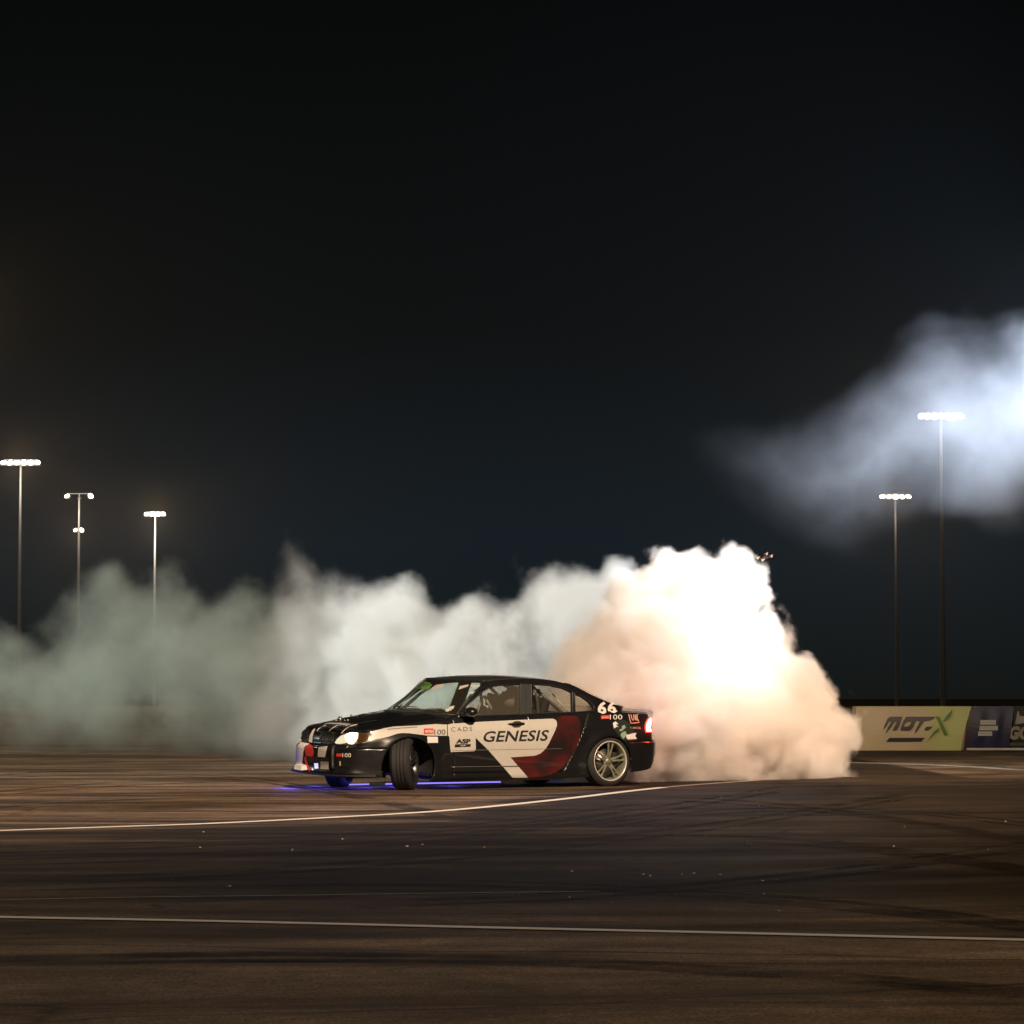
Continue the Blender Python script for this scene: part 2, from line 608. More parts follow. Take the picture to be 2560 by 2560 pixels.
T1 = track_tower(tuple(at(2790, 905, 38)), 'light tower beyond the right edge of the picture', (0.88, 0.94, 1.0), 9800, at(1760, 1480, 38.5), 34, blend=1.0)
track_tower(tuple(at(2800, 930, 52)), 'added light tower farther back beyond the right edge of the picture', (0.66, 0.78, 1.0), 20000, (6.0, 45, 6.7), 46, blend=0.8)  # second tower put in to backlight the high smoke, clear of the barriers
T2 = track_tower((9, -4, 27), 'light tower behind the camera on the right', (1.0, 0.72, 0.50), 175000, (-4.2, 41.5, 0), 40, blend=1.0)
lamp('tower_lamp', 'SPOT', (9, -4, 27), (1.0, 0.77, 0.57), 15000, T2, (-4, 22, 0), 110, 0.8, 0.35)  # extra wide spot added to lift the foreground asphalt
lamp('tower_lamp', 'SPOT', (9, -4, 27), (1.0, 0.70, 0.50), 190000, T2, (4.9, 40.5, 0.8), 9, 1.0, 0.35)  # extra narrow spot added to brighten the lower plume
T3 = track_tower((-24, 50, 12), 'added light tower beyond the left edge of the picture behind the smoke', (0.86, 1.0, 0.96), 9000, (-5, 54, 1), 90, blend=0.6)  # unseen tower put in to light the left smoke cool green
lamp('tower_lamp', 'SPOT', (-24, 50, 12), (0.92, 0.98, 1.0), 52000, T3, (0.2, 45.5, 2.4), 24, 0.9, 0.35)  # extra spot added to brighten the middle smoke bank
# ------------------------------------------------------------ car: frame of reference
# local axes: x rearward from the front bumper, y across (near side negative), z up
YAW = R(33.0)
XF, XR, TRK = 0.77, 3.55, 0.735
g_f = ground_at(1010, 1975)
CAR_LOC = g_f - Matrix.Rotation(YAW, 3, 'Z') @ Vector((XF, -TRK, 0))
car = empty('drift_car', CAR_LOC, (0, 0, YAW))
tag(car, 'black, white and red drift saloon number 66 sliding out of its tyre smoke', 'car')
MC = Matrix.Translation(CAR_LOC) @ Matrix.Rotation(YAW, 4, 'Z')
ROLL = Matrix.Translation((0, 0, 0.30)) @ Matrix.Rotation(R(1.8), 4, 'X') @ Matrix.Translation((0, 0, -0.30))
MB_ = MC @ ROLL
MBI = MB_.inverted()
CAMP = Vector((0, 0, H_CAM))


def body(o):
    o.matrix_local = ROLL
    return o


def sight(px, py):
    o = MBI @ CAMP
    d = (MBI @ at(px, py, 30)) - o
    return o, d.normalized()


def on_plane(px, py, A=0.86, B=0.0, z0=0.87):
    """Local point where the sight line meets the plane y = -(A - B (z - z0))."""
    o, d = sight(px, py)
    t = (-A + B * (o.z - z0) - o.y) / (d.y - B * d.z)
    return o + d * t


M_BLACK = mat('paint_black', (0.006, 0.0065, 0.007), 0.30, coat=0.7, noise=0.3, nscale=6)
M_TRIM = mat('black_trim', (0.012, 0.012, 0.012), 0.55)
M_DARK = mat('unlit_interior', (0.006, 0.006, 0.0065), 0.8)
M_WHITE = mat('wrap_white', (0.42, 0.41, 0.37), 0.42, coat=0.2, noise=0.08, nscale=14)
M_WHITE2 = mat('wrap_white_clean', (0.58, 0.57, 0.54), 0.45)
M_RED = mat('wrap_red', (0.22, 0.014, 0.010), 0.35, coat=0.4, noise=0.5, nscale=4)
M_STICK_RED = mat('sticker_red', (0.50, 0.035, 0.02), 0.5)
M_STICK_PINK = mat('sticker_pale_red', (0.62, 0.30, 0.24), 0.5)
M_INK = mat('ink_black', (0.012, 0.012, 0.012), 0.5)
M_CHROME = mat('chrome', (0.8, 0.8, 0.78), 0.15, 1.0)
M_TYRE = mat('tyre_rubber', (0.010, 0.010, 0.010), 0.75, bump=0.3, nscale=60, noise=0.4)
M_LIP = mat('rim_lip', (0.50, 0.50, 0.42), 0.35, 0.3)
M_RIM = mat('rim_champagne', (0.17, 0.175, 0.125), 0.4, 0.3, noise=0.2, nscale=12)
M_RIM_BLACK = mat('rim_black', (0.03, 0.03, 0.03), 0.3, 0.6)
M_DISC = mat('brake_steel', (0.25, 0.23, 0.21), 0.4, 1.0)
M_TUBE = mat('cage_paint', (0.50, 0.49, 0.45), 0.4)


def glass_mat(name, tint, film, rough=0.03):
    m = bpy.data.materials.new(name)
    m.use_nodes = True
    t = m.node_tree
    t.nodes.clear()
    o = t.nodes.new('ShaderNodeOutputMaterial')
    tr = t.nodes.new('ShaderNodeBsdfTransparent')
    tr.inputs[0].default_value = (*tint, 1)
    gl = t.nodes.new('ShaderNodeBsdfGlossy')
    gl.inputs['Roughness'].default_value = rough
    # Schlick reflectance from the facing angle, the same from both sides of the pane
    ge = t.nodes.new('ShaderNodeNewGeometry')
    vd = t.nodes.new('ShaderNodeVectorMath')
    vd.operation = 'DOT_PRODUCT'
    t.links.new(ge.outputs['Normal'], vd.inputs[0])
    t.links.new(ge.outputs['Incoming'], vd.inputs[1])
    ab = t.nodes.new('ShaderNodeMath')
    ab.operation = 'ABSOLUTE'
    t.links.new(vd.outputs['Value'], ab.inputs[0])
    om = t.nodes.new('ShaderNodeMath')
    om.operation = 'SUBTRACT'
    om.inputs[0].default_value = 1.0
    t.links.new(ab.outputs[0], om.inputs[1])
    pw = t.nodes.new('ShaderNodeMath')
    pw.operation = 'POWER'
    pw.inputs[1].default_value = 5.0
    t.links.new(om.outputs[0], pw.inputs[0])
    fr = t.nodes.new('ShaderNodeMath')
    fr.operation = 'MULTIPLY_ADD'
    fr.inputs[1].default_value = 0.80
    fr.inputs[2].default_value = 0.06
    t.links.new(pw.outputs[0], fr.inputs[0])
    df = t.nodes.new('ShaderNodeBsdfDiffuse')
    df.inputs[0].default_value = (0.30, 0.28, 0.22, 1)
    m1 = t.nodes.new('ShaderNodeMixShader')
    m1.inputs[0].default_value = film
    m2 = t.nodes.new('ShaderNodeMixShader')
    t.links.new(tr.outputs[0], m1.inputs[1])
    t.links.new(df.outputs[0], m1.inputs[2])
    t.links.new(fr.outputs[0], m2.inputs[0])
    t.links.new(m1.outputs[0], m2.inputs[1])
    t.links.new(gl.outputs[0], m2.inputs[2])
    t.links.new(m2.outputs[0], o.inputs[0])
    return m


G_SCREEN = glass_mat('glass_windscreen', (0.74, 0.88, 0.84), 0.05)
G_SIDE = glass_mat('glass_side_dusty', (0.62, 0.62, 0.58), 0.14)
G_REAR = glass_mat('glass_rear', (0.82, 0.82, 0.78), 0.03)


# ------------------------------------------------------------ car: outer shell as one surface, later cut into panels
def interp(x, knots):
    return float(np.interp(x, [k[0] for k in knots], [k[1] for k in knots]))


def smooth_knots(knots, n=160):
    """Smooth the piecewise-linear knots (monotone cubic, PCHIP)."""
    xs = np.array([k[0] for k in knots], float)
    ys_ = np.array([k[1] for k in knots], float)
    h = np.diff(xs)
    d = np.diff(ys_) / h
    m = np.zeros_like(xs)
    m[0], m[-1] = d[0], d[-1]
    for i in range(1, len(xs) - 1):
        if d[i - 1] * d[i] > 0:
            w1, w2 = 2 * h[i] + h[i - 1], h[i] + 2 * h[i - 1]
            m[i] = (w1 + w2) / (w1 / d[i - 1] + w2 / d[i])
    out = []
    for q in np.linspace(xs[0], xs[-1], n):
        i = min(max(np.searchsorted(xs, q) - 1, 0), len(h) - 1)
        t = (q - xs[i]) / h[i]
        out.append((q, (2 * t ** 3 - 3 * t ** 2 + 1) * ys_[i] + (t ** 3 - 2 * t ** 2 + t) * h[i] * m[i] + (-2 * t ** 3 + 3 * t ** 2) * ys_[i + 1] + (t ** 3 - t ** 2) * h[i] * m[i + 1]))
    return out


SHOULDER = smooth_knots([(-0.1, 0.670), (0.10, 0.682), (0.25, 0.702), (0.45, 0.722), (0.77, 0.765), (1.1, 0.812), (1.4, 0.848), (1.7, 0.868), (2.4, 0.885), (3.2, 0.905), (3.7, 0.915), (4.1, 0.905), (4.5, 0.885)])
BOTTOM = smooth_knots([(-0.1, 0.20), (0.3, 0.19), (0.5, 0.17), (0.9, 0.12), (1.3, 0.105), (2.8, 0.115), (3.4, 0.15), (3.8, 0.185), (4.2, 0.215), (4.38, 0.27), (4.5, 0.34)])
SIDE_IN = smooth_knots([(0.0, 0.10), (0.10, 0.055), (0.17, 0.012), (0.24, 0.018), (0.35, 0.010), (0.55, 0.0), (0.64, 0.004), (0.72, 0.022), (0.80, 0.050), (0.86, 0.075), (0.93, 0.115), (1.0, 0.16)])
FRONT_IN = smooth_knots([(0.0, 0.04), (0.19, -0.01), (0.21, -0.035), (0.25, -0.015), (0.30, 0.0), (0.38, -0.005), (0.47, 0.0), (0.50, 0.012), (0.515, 0.055), (0.58, 0.085), (0.64, 0.125), (0.68, 0.20), (0.72, 0.26)])
REAR_IN = smooth_knots([(0.0, 0.14), (0.22, 0.075), (0.30, 0.02), (0.42, 0.0), (0.54, -0.005), (0.56, 0.01), (0.575, 0.085), (0.66, 0.095), (0.80, 0.105), (0.90, 0.11), (0.94, 0.13)])
PLAN = [(0.0, 0.0), (0.004, 0.22), (0.03, 0.42), (0.085, 0.58), (0.17, 0.69), (0.30, 0.765), (0.50, 0.815), (0.77, 0.845), (1.1, 0.858), (1.5, 0.865), (2.4, 0.868), (3.1, 0.868), (3.5, 0.862), (3.8, 0.848), (4.05, 0.822), (4.22, 0.775), (4.33, 0.70), (4.40, 0.58), (4.44, 0.42), (4.458, 0.22), (4.46, 0.0)]
PC = catmull([(x, -y, 0) for x, y in PLAN], 14)
# even spacing
acc = [0]
for a, b in zip(PC, PC[1:]): acc.append(acc[-1] + (b - a).length)
NS, NTL = 230, 34
PCE = []
for k in range(NS + 1):
    s = acc[-1] * k / NS
    PCE.append(Vector((np.interp(s, acc, [p.x for p in PC]), np.interp(s, acc, [p.y for p in PC]), 0)))


def shell_pt(k, t):
    p = PCE[k]
    a, b = PCE[max(k - 1, 0)], PCE[min(k + 1, NS)]
    d = (b - a).normalized()
    if k in (0, NS): d = Vector((0, -1, 0)) if k == 0 else Vector((0, 1, 0))
    n = Vector((d.y, -d.x, 0))          # outward
    if n.y > 0 and abs(n.y) > 1e-6 and 0 < k < NS: n = -n
    if k == 0: n = Vector((-1, 0, 0))
    if k == NS: n = Vector((1, 0, 0))
    zb, zs = interp(p.x, BOTTOM), interp(p.x, SHOULDER)
    z = zb + (zs - zb) * t
    si = interp(z - (zs - 0.868) * max(0, t - 0.3), SIDE_IN)
    fi = interp(z, FRONT_IN) if n.x < 0 else interp(z, REAR_IN)
    w = n.x ** 2
    w = w * w * (3 - 2 * w)
    ins = si * (1 - w) + fi * w
    # wheel-arch flares
    fl = 0
    for xc in (XF, XR):
        rr = math.hypot(p.x - xc, z - 0.30)
        fl += 0.022 * math.exp(-((rr - 0.34) / 0.07) ** 2) * (1 - w)
    # crease along the doors
    fl += 0.006 * math.exp(-((z - 0.70 - 0.02 * p.x / 2) / 0.02) ** 2) * (1 - w)
    q = p - n * (ins - fl)
    return Vector((q.x, min(q.y, 0.0), z))


def top_z(x, v, y, zs=None):
    """Height of the bonnet / deck at station x, fraction v (1 at the shoulder)."""
    if zs is None: zs = interp(x, SHOULDER)
    c = interp(x, [(-0.1, 0.012), (0.2, 0.045), (0.5, 0.062), (1.0, 0.075), (1.45, 0.085), (3.6, 0.05), (4.0, 0.04), (4.30, 0.035), (4.42, 0.015), (4.5, 0.01)])
    z = zs + c * (1 - abs(v) ** 2.6)
    if x < 1.6:                       # bonnet ridges running back from the grille
        for yr in (0.30 + 0.22 * (x - 0.2), ):
            z += 0.013 * math.exp(-((abs(y) - yr) / 0.045) ** 2) * min(1, max(0, (x - 0.05) / 0.2))
        z -= 0.010 * math.exp(-((abs(y)) / 0.10) ** 2) * min(1, max(0, (0.9 - x)))
    return z


bm = bmesh.new()
lay = bm.faces.layers.int.new('zone')
grid = {}
for sgn in (1, -1):
    for k in range(NS + 1):
        for j in range(NTL + 1):
            if sgn == -1 and k in (0, NS):
                grid[sgn, k, j] = grid[1, k, j]
                continue
            p = shell_pt(k, j / NTL)
            if k in (0, NS): p.y = 0
            grid[sgn, k, j] = bm.verts.new((p.x, p.y * sgn, p.z))
    for k in range(NS):
        for j in range(NTL):
            f = (grid[sgn, k, j], grid[sgn, k + 1, j], grid[sgn, k + 1, j + 1], grid[sgn, k, j + 1])
            bm.faces.new(f if sgn == 1 else f[::-1])[lay] = 1
NV = 12
for sgn in (1, -1):
    top = {}
    for k in range(1, NS):
        s = grid[sgn, k, NTL].co
        for v in range(NV + 1):
            fr = math.cos(v / NV * math.pi / 2) if False else 1 - v / NV
            if v == 0: top[k, v] = grid[sgn, k, NTL]; continue
            if sgn == -1 and v == NV:
                top[k, v] = centre[k]
                continue
            x = s.x
            top[k, v] = bm.verts.new((x, s.y * fr, top_z(x, fr, s.y * fr, s.z)))
    if sgn == 1: centre = {k: top[k, NV] for k in range(1, NS)}
    for k in range(1, NS - 1):
        for v in range(NV):
            cx = top[k, v].co.x
            if 1.40 < cx < 3.80 and v >= 1: continue
            f = (top[k, v], top[k + 1, v], top[k + 1, v + 1], top[k, v + 1])
            bm.faces.new(f if sgn == 1 else f[::-1])[lay] = 2
bmesh.ops.recalc_face_normals(bm, faces=bm.faces)


def cut(bm, co, no, test):
    fs = [f for f in bm.faces if test(f.calc_center_median())]
    geom = list({v for f in fs for v in f.verts}) + list({e for f in fs for e in f.edges}) + fs
    bmesh.ops.bisect_plane(bm, geom=geom, plane_co=co, plane_no=Vector(no).normalized(), dist=1e-5)


# wheel arches: cut a round opening in the side skin
for xc, rad in ((XF, 0.335), (XR, 0.325)):
    for k in range(-2, 20):
        a = R(k * 10)
        n = Vector((math.cos(a), 0, math.sin(a)))
        cut(bm, Vector((xc, 0, 0.295)) + n * rad, n, lambda c: abs(c.x - xc) < 0.42 and c.z < 0.70 and abs(c.y) > 0.45 and (c.z - 0.295) * 1 + 0 > -0.3 and abs(math.hypot(c.x - xc, c.z - 0.295) - rad) < 0.05)
    kill = [f for f in bm.faces if math.hypot(f.calc_center_median().x - xc, f.calc_center_median().z - 0.295) < rad * 0.998 and abs(f.calc_center_median().y) > 0.45 and f[lay] == 1]
    bmesh.ops.delete(bm, geom=kill, context='FACES')
# shut lines
side = lambda c: abs(c.y) > 0.55
cut(bm, (1.365, 0, 0), (1, 0, 0), lambda c: side(c) and abs(c.x - 1.365) < 0.1)
cut(bm, (2.405, 0, 0), (1, 0, 0.03), lambda c: side(c) and abs(c.x - 2.405) < 0.1)
cut(bm, (0, 0, 0.215), (0, 0, 1), lambda c: side(c) and 1.2 < c.x < 3.3 and abs(c.z - 0.215) < 0.08)
cut(bm, (3.08, 0, 0.55), (1, 0, -0.55), lambda c: side(c) and 2.8 < c.x < 3.5)
cut(bm, (0, 0, 0.50), (0, 0, 1), lambda c: c.x < 0.6 and abs(c.z - 0.50) < 0.08)
cut(bm, (0, 0, 0.555), (0, 0, 1), lambda c: c.x > 3.7 and abs(c.z - 0.555) < 0.08)
cut(bm, (3.86, 0, 0), (1, 0, 0), lambda c: c.x > 3.7 and c.x < 4.0)


def zone(c, top):
    ay = abs(c.y)
    if top:
        if c.x < 1.40 and c.x > -1: return 'bonnet'
        if c.x > 3.80: return 'boot_lid'
        return 'body'
    if c.x < 0.60 and c.z < 0.50 and (c.x < XF - 0.29 or ay < 0.45): return 'front_bumper'
    if c.x > 3.78 and c.z < 0.555: return 'rear_bumper'
    if ay > 0.55:
        if c.x < 1.365: return 'front_wing'
        if c.z < 0.215: return 'body'
        if c.x < 2.405 + 0.03 * -0.0: return 'front_door'
        if (c.x - 3.08) - 0.55 * (c.z - 0.55) < 0: return 'rear_door'
    elif c.x < 0.6: return 'nose_panel'
    return 'body'


SHELL_BVH = BVHTree.FromBMesh(bm)
bm.faces.index_update()
bm.verts.index_update()
bm.faces.ensure_lookup_table()
groups = {}
for f in bm.faces:
    c = f.calc_center_median()
    z_ = zone(c, f[lay] == 2)
    key = z_ + ('|near' if c.y < 0 else '|far') if z_ in ('front_wing', 'front_door', 'rear_door') else z_
    groups.setdefault(key, []).append(f.index)


def panel(src, idx, name, m):
    b2 = bmesh.new()
    vm = {}
    src.faces.ensure_lookup_table()
    for i in idx:
        f = src.faces[i]
        vs = []
        for v in f.verts:
            if v.index not in vm: vm[v.index] = b2.verts.new(v.co)
            vs.append(vm[v.index])
        try: b2.faces.new(vs)
        except ValueError: pass
    b2.normal_update()
    # draw the rim in by 3 mm and turn it under, which leaves a real shut line
    mv = {}
    for v in b2.verts:
        if v.is_boundary:
            q = Vector((0, 0, 0))
            for e_ in v.link_edges:
                if not e_.is_boundary: q += (e_.other_vert(v).co - v.co).normalized()
            mv[v] = v.co + (q.normalized() * 0.0022 if q.length > 0 else q) - v.normal * 0.004
    for v, c in mv.items(): v.co = c
    o = link_bm(name, b2, m, car, True)
    md = o.modifiers.new('skin', 'SOLIDIFY')
    md.thickness = 0.006
    md.offset = -1
    return body(o)


bm.faces.index_update()
bm.verts.index_update()
for key, idx in groups.items(): panel(bm, idx, key.split('|')[0], M_BLACK)
# dark inner structure right behind the skin, seen only in the gaps
b2 = bm.copy()
bmesh.ops.remove_doubles(b2, verts=b2.verts, dist=0.0005)
b2.normal_update()
for v in b2.verts: v.co -= v.normal * 0.016
body(link_bm('inner_shell', b2, M_DARK, car, True))
bm.free()


def pick(px, py, off=0.004):
    """Point on the car skin seen at a photo pixel, lifted off by off."""
    o, d = sight(px, py)
    hit, n, i, dist = SHELL_BVH.ray_cast(o, d)
    if hit is None: return None
    if n.dot(d) > 0: n = -n
    return hit + n * off


def fill2d(polys, step=6.0):
    """Triangulated fill of closed 2-D outlines (holes allowed), cut into a grid."""
    b = bmesh.new()
    es = []
    for poly in polys:
        vs = [b.verts.new((x, y, 0)) for x, y in poly]
        for i in range(len(vs)): es.append(b.edges.new((vs[i], vs[(i + 1) % len(vs)])))
    bmesh.ops.triangle_fill(b, use_beauty=True, edges=es)
    refine(b, step)
    return b


def refine(b, step):
    xs_ = [v.co.x for v in b.verts]
    ys_ = [v.co.y for v in b.verts]
    for ax, lo, hi in ((0, min(xs_), max(xs_)), (1, min(ys_), max(ys_))):
        q = lo + step
        while q < hi:
            co = [0, 0, 0]
            no = [0, 0, 0]
            co[ax] = q
            no[ax] = 1
            bmesh.ops.bisect_plane(b, geom=list(b.verts) + list(b.edges) + list(b.faces), plane_co=co, plane_no=no, dist=1e-4)
            q += step


def lay_on(b, name, m, off, parent=None, surf=None, label=None):
    bad = []
    for v in b.verts:
        p = (surf or pick)(v.co.x, v.co.y, off)
        if p is None: bad.append(v)
        else: v.co = p
    if bad: bmesh.ops.delete(b, geom=bad, context='VERTS')
    b.normal_update()
    o = link_bm(name, b, m, parent or car, True)
    if parent is None: body(o)
    if label: o['label'] = label
    return o


def decal(name, polys, m, off=0.004, step=6.0, surf=None, label=None, parent=None):
    if polys and not isinstance(polys[0][0], (list, tuple)): polys = [polys]
    return lay_on(fill2d(polys, step), name, m, off, parent, surf, label)


def text_bm(txt, box, shear=0.0, bold=0.0, stretch=True, rot=0.0, spacing=1.0):
    """Text mesh fitted to a pixel box (x0, y0, x1, y1); y grows downward in the photo."""
    cu = bpy.data.curves.new('lettering', 'FONT')
    cu.body = txt
    cu.offset = bold
    cu.resolution_u = 3
    cu.space_character = spacing
    ob = bpy.data.objects.new('lettering', cu)
    COL.objects.link(ob)
    dg = bpy.context.evaluated_depsgraph_get()
    me = bpy.data.meshes.new_from_object(ob.evaluated_get(dg))
    b = bmesh.new()
    b.from_mesh(me)
    bpy.data.objects.remove(ob)
    bpy.data.curves.remove(cu)
    bpy.data.meshes.remove(me)
    for v in b.verts: v.co.x += v.co.y * shear
    xs_ = [v.co.x for v in b.verts]
    ys_ = [v.co.y for v in b.verts]
    x0, x1, y0, y1 = min(xs_), max(xs_), min(ys_), max(ys_)
    cxm, cym = (box[0] + box[2]) / 2, (box[1] + box[3]) / 2
    for v in b.verts:
        u = (v.co.x - x0) / (x1 - x0) * (box[2] - box[0]) + box[0] - cxm
        w = (y1 - v.co.y) / (y1 - y0) * (box[3] - box[1]) + box[1] - cym
        v.co = (cxm + u * math.cos(rot) - w * math.sin(rot), cym + u * math.sin(rot) + w * math.cos(rot), 0)
    return b


def lettering(txt, box, m, off=0.007, shear=0.0, bold=0.0, rot=0.0, step=8.0, surf=None, spacing=1.0):
    b = text_bm(txt, box, shear, bold, rot=rot, spacing=spacing)
    refine(b, step)
    return lay_on(b, 'lettering', m, off, surf=surf)


b = bmesh.new()
pts_ = []
for q in np.linspace(0.20, 0.90, 24):
    h_ = SHELL_BVH.ray_cast(Vector((3.08 + 0.55 * (q - 0.55) + 0.004, -2, q)), Vector((0, 1, 0)))[0]
    if h_ is not None: pts_.append(h_ + Vector((0, 0.016, 0)))
tube(b, pts_, 0.014, 8)
body(link_bm('gap_backing', b, M_DARK, car, True))  # dark backing added to block glints through the rear door gap

# ------------------------------------------------------------ car: greenhouse
TB = dict(A=0.80, B=0.33, z0=0.87)
GP = lambda px, py: on_plane(px, py, **TB)
OUT_A = [(1146, 1788), (1160, 1771), (1176, 1752), (1192, 1731), (1205, 1713), (1216, 1704)]     # windscreen edge, upward
OUT_R = [(1216, 1704), (1236, 1700.5), (1270, 1698), (1310, 1697), (1350, 1698.5), (1385, 1702), (1412, 1708)]   # roof rail
OUT_C = [(1412, 1708), (1440, 1719), (1473, 1736), (1500, 1748), (1530, 1760), (1562, 1769)]      # rear pillar edge
BELT = [(1562, 1778), (1485, 1785), (1440, 1788), (1330, 1791), (1166, 1796), (1146, 1796)]
W_FRONT = [(1168, 1790), (1167, 1765), (1189.5, 1745), (1207, 1729), (1224, 1718.5), (1243.6, 1713.6), (1268, 1711), (1301, 1709.5), (1299.5, 1786)]
W_REAR = [(1330, 1784.5), (1328, 1711), (1352, 1711), (1379.5, 1713), (1410.6, 1720.6), (1430.8, 1730), (1432, 1780.5)]
W_QUART = [(1438, 1780), (1437, 1733), (1457, 1741), (1474, 1753), (1486, 1767), (1484, 1777)]


def side_surf(off_y):
    def f(px, py, off):
        p = GP(px, py)
        p.y -= off
        # slight plan curvature of the cabin side
        p.y += 0.10 * ((p.x - 2.55) / 1.25) ** 4 * 0.6
        return p
    return f


SS = side_surf(0)


def mirrored(o, name=None):
    c = o.copy()
    c.data = o.data.copy()
    for v in c.data.vertices: v.co.y = -v.co.y
    c.data.flip_normals()
    COL.objects.link(c)
    c.parent = o.parent
    return c


poly = [tuple(p) for p in OUT_A + OUT_R[1:] + OUT_C[1:] + BELT]
fr_ = decal('side_frame', [poly, W_FRONT, W_REAR, W_QUART], M_BLACK, 0.0, 8.0, SS)
for v in fr_.data.vertices: pass
md = fr_.modifiers.new('thick', 'SOLIDIFY')
md.thickness = 0.045
md.offset = 1 if fr_.data.polygons[0].normal.y > 0 else -1
mirrored(fr_)
win_objs = []
for nm, W, g_ in (('side_window', W_FRONT, G_SIDE), ('side_window', W_REAR, G_REAR), ('quarter_window', W_QUART, G_REAR)):
    w = decal(nm, [W], g_, -0.012, 10.0, SS)
    mirrored(w).data.materials[0] = G_REAR
    # rubber surround
    b = bmesh.new()
    tube(b, [SS(px, py, 0.002) for px, py in W], 0.007, 6, closed=True)
    s_ = link_bm('window_seal', b, M_TRIM, w)
# B pillar trim between the doors
decal('pillar_trim', [(1301.5, 1709.5), (1327.5, 1711), (1329.5, 1784), (1300, 1786)], mat('pillar_film', (0.022, 0.026, 0.024), 0.5), 0.004, 20, SS)
decal('shut_line', [(1313.2, 1703), (1314.4, 1703), (1314.8, 1790), (1313.4, 1790)], M_INK, 0.006, 40, SS)


def SSp(q): return SS(q[0], q[1], 0.0)


def bridge_surface(name, edge, m, bulge_x, bulge_z, cols=18, thick=0.0, parent=None):
    """Surface spanning from the near edge polyline to its mirror image."""
    pts = catmull([SSp(q) for q in edge], 6)
    vs, fs = [], []
    for i, p in enumerate(pts):
        t = i / (len(pts) - 1)
        for j in range(cols + 1):
            u = j / cols * 2 - 1
            k = 1 - u * u
            k2 = 1 - abs(u) ** 2.4
            bx_, bz_ = bulge_x(t), bulge_z(t)
            vs.append((p.x + bx_ * k2, p.y * -u, p.z + bz_ * k2))
    for i in range(len(pts) - 1):
        for j in range(cols):
            a = i * (cols + 1) + j
            fs.append((a, a + 1, a + cols + 2, a + cols + 1))
    o = link_py(name, vs, fs, m, parent or car, True)
    bmm = bmesh.new()
    bmm.from_mesh(o.data)
    bmesh.ops.recalc_face_normals(bmm, faces=bmm.faces)
    bmm.to_mesh(o.data)
    bmm.free()
    if thick:
        md = o.modifiers.new('thick', 'SOLIDIFY')
        md.thickness = thick
    return body(o)


screen = bridge_surface('windscreen', OUT_A, G_SCREEN, lambda t: -0.36 * (1 - t) - 0.12 * t, lambda t: 0.012)
roof = bridge_surface('roof', OUT_R, mat('roof_paint', (0.030, 0.029, 0.026), 0.45, coat=0.5, noise=0.3, nscale=5), lambda t: -0.12 + 0.22 * t, lambda t: 0.010 + 0.016 * math.sin(math.pi * t) , thick=0.02)
rearw = bridge_surface('rear_window', OUT_C, G_REAR, lambda t: 0.10 + 0.14 * t, lambda t: 0.010)
# screen surrounds
for edge, kk in ((OUT_A, 'a'), (OUT_C, 'c')):
    for sg in (1, -1):
        b = bmesh.new()
        tube(b, [Vector((p.x, p.y * sg, p.z)) for p in catmull([SSp(q) for q in edge], 4)], 0.013, 8)
        body(link_bm('pillar', b, M_BLACK, car, True))


def row(obj_edge, t, bxf, bzf, n=18):
    pts = catmull([SSp(q) for q in obj_edge], 6)
    p = pts[int(round(t * (len(pts) - 1)))]
    return [Vector((p.x + bxf * (1 - abs(j / n * 2 - 1) ** 2.4), p.y * -(j / n * 2 - 1), p.z + bzf * (1 - abs(j / n * 2 - 1) ** 2.4))) for j in range(n + 1)]


for pts_, nm in ((row(OUT_A, 0, -0.36, 0.012), 'cowl_strip'), (row(OUT_A, 1, -0.12, 0.012), 'windscreen_header'), (row(OUT_C, 1, 0.24, 0.010), 'rear_window_base')):
    b = bmesh.new()
    tube(b, pts_, 0.012, 8)
    body(link_bm(nm, b, M_TRIM, car, True))
# windscreen stickers: pale and green blocks of the sun strip, laid on the glass
scr_b = bmesh.new()
scr_b.from_mesh(screen.data)
SCR_BVH = BVHTree.FromBMesh(scr_b)
scr_b.free()


def pick_screen(px, py, off):
    o, d = sight(px, py)
    hit, n, i, dist = SCR_BVH.ray_cast(o, d)
    if hit is None: return None
    return hit - d * off


M_GREEN = mat('sticker_green', (0.10, 0.22, 0.05), 0.5, noise=0.4, nscale=40)
M_PALE = mat('sticker_pale', (0.42, 0.42, 0.37), 0.5, noise=0.2, nscale=30)
for pl, m_ in (([(1036, 1709), (1074, 1706), (1080, 1712), (1072, 1723), (1030, 1720)], M_GREEN),
               ([(1010, 1719), (1029, 1718), (1024, 1725), (998, 1727)], M_PALE),
               ([(1090, 1712), (1112, 1709), (1104, 1718), (1084, 1724), (1076, 1722)], M_PALE),
               ([(1150, 1715), (1172, 1711), (1170, 1716), (1146, 1724)], M_PALE),
               ([(1176, 1712), (1203, 1713), (1200, 1719), (1186, 1720)], M_PALE),
               ([(1170, 1731), (1188, 1728), (1181, 1735)], M_PALE),
               ([(1112, 1778), (1126, 1766), (1136, 1764), (1134, 1771), (1120, 1779)], M_PALE)):
    decal('windscreen_sticker', pl, m_, 0.006, 12, pick_screen)

# ------------------------------------------------------------ car: interior, cage
b = bmesh.new()
bx(b, (2.4, 0, 0.20), (2.6, 1.45, 0.04))
bx(b, (1.62, 0, 0.62), (0.45, 1.36, 0.42), bev=0.06)
bx(b, (3.50, 0, 0.55), (0.10, 1.36, 0.65))
for sg in (-1, 1): bx(b, (2.4, sg * 0.72, 0.55), (2.2, 0.05, 0.62), bev=0.01)
body(link_bm('cabin_tub', b, M_DARK, car))


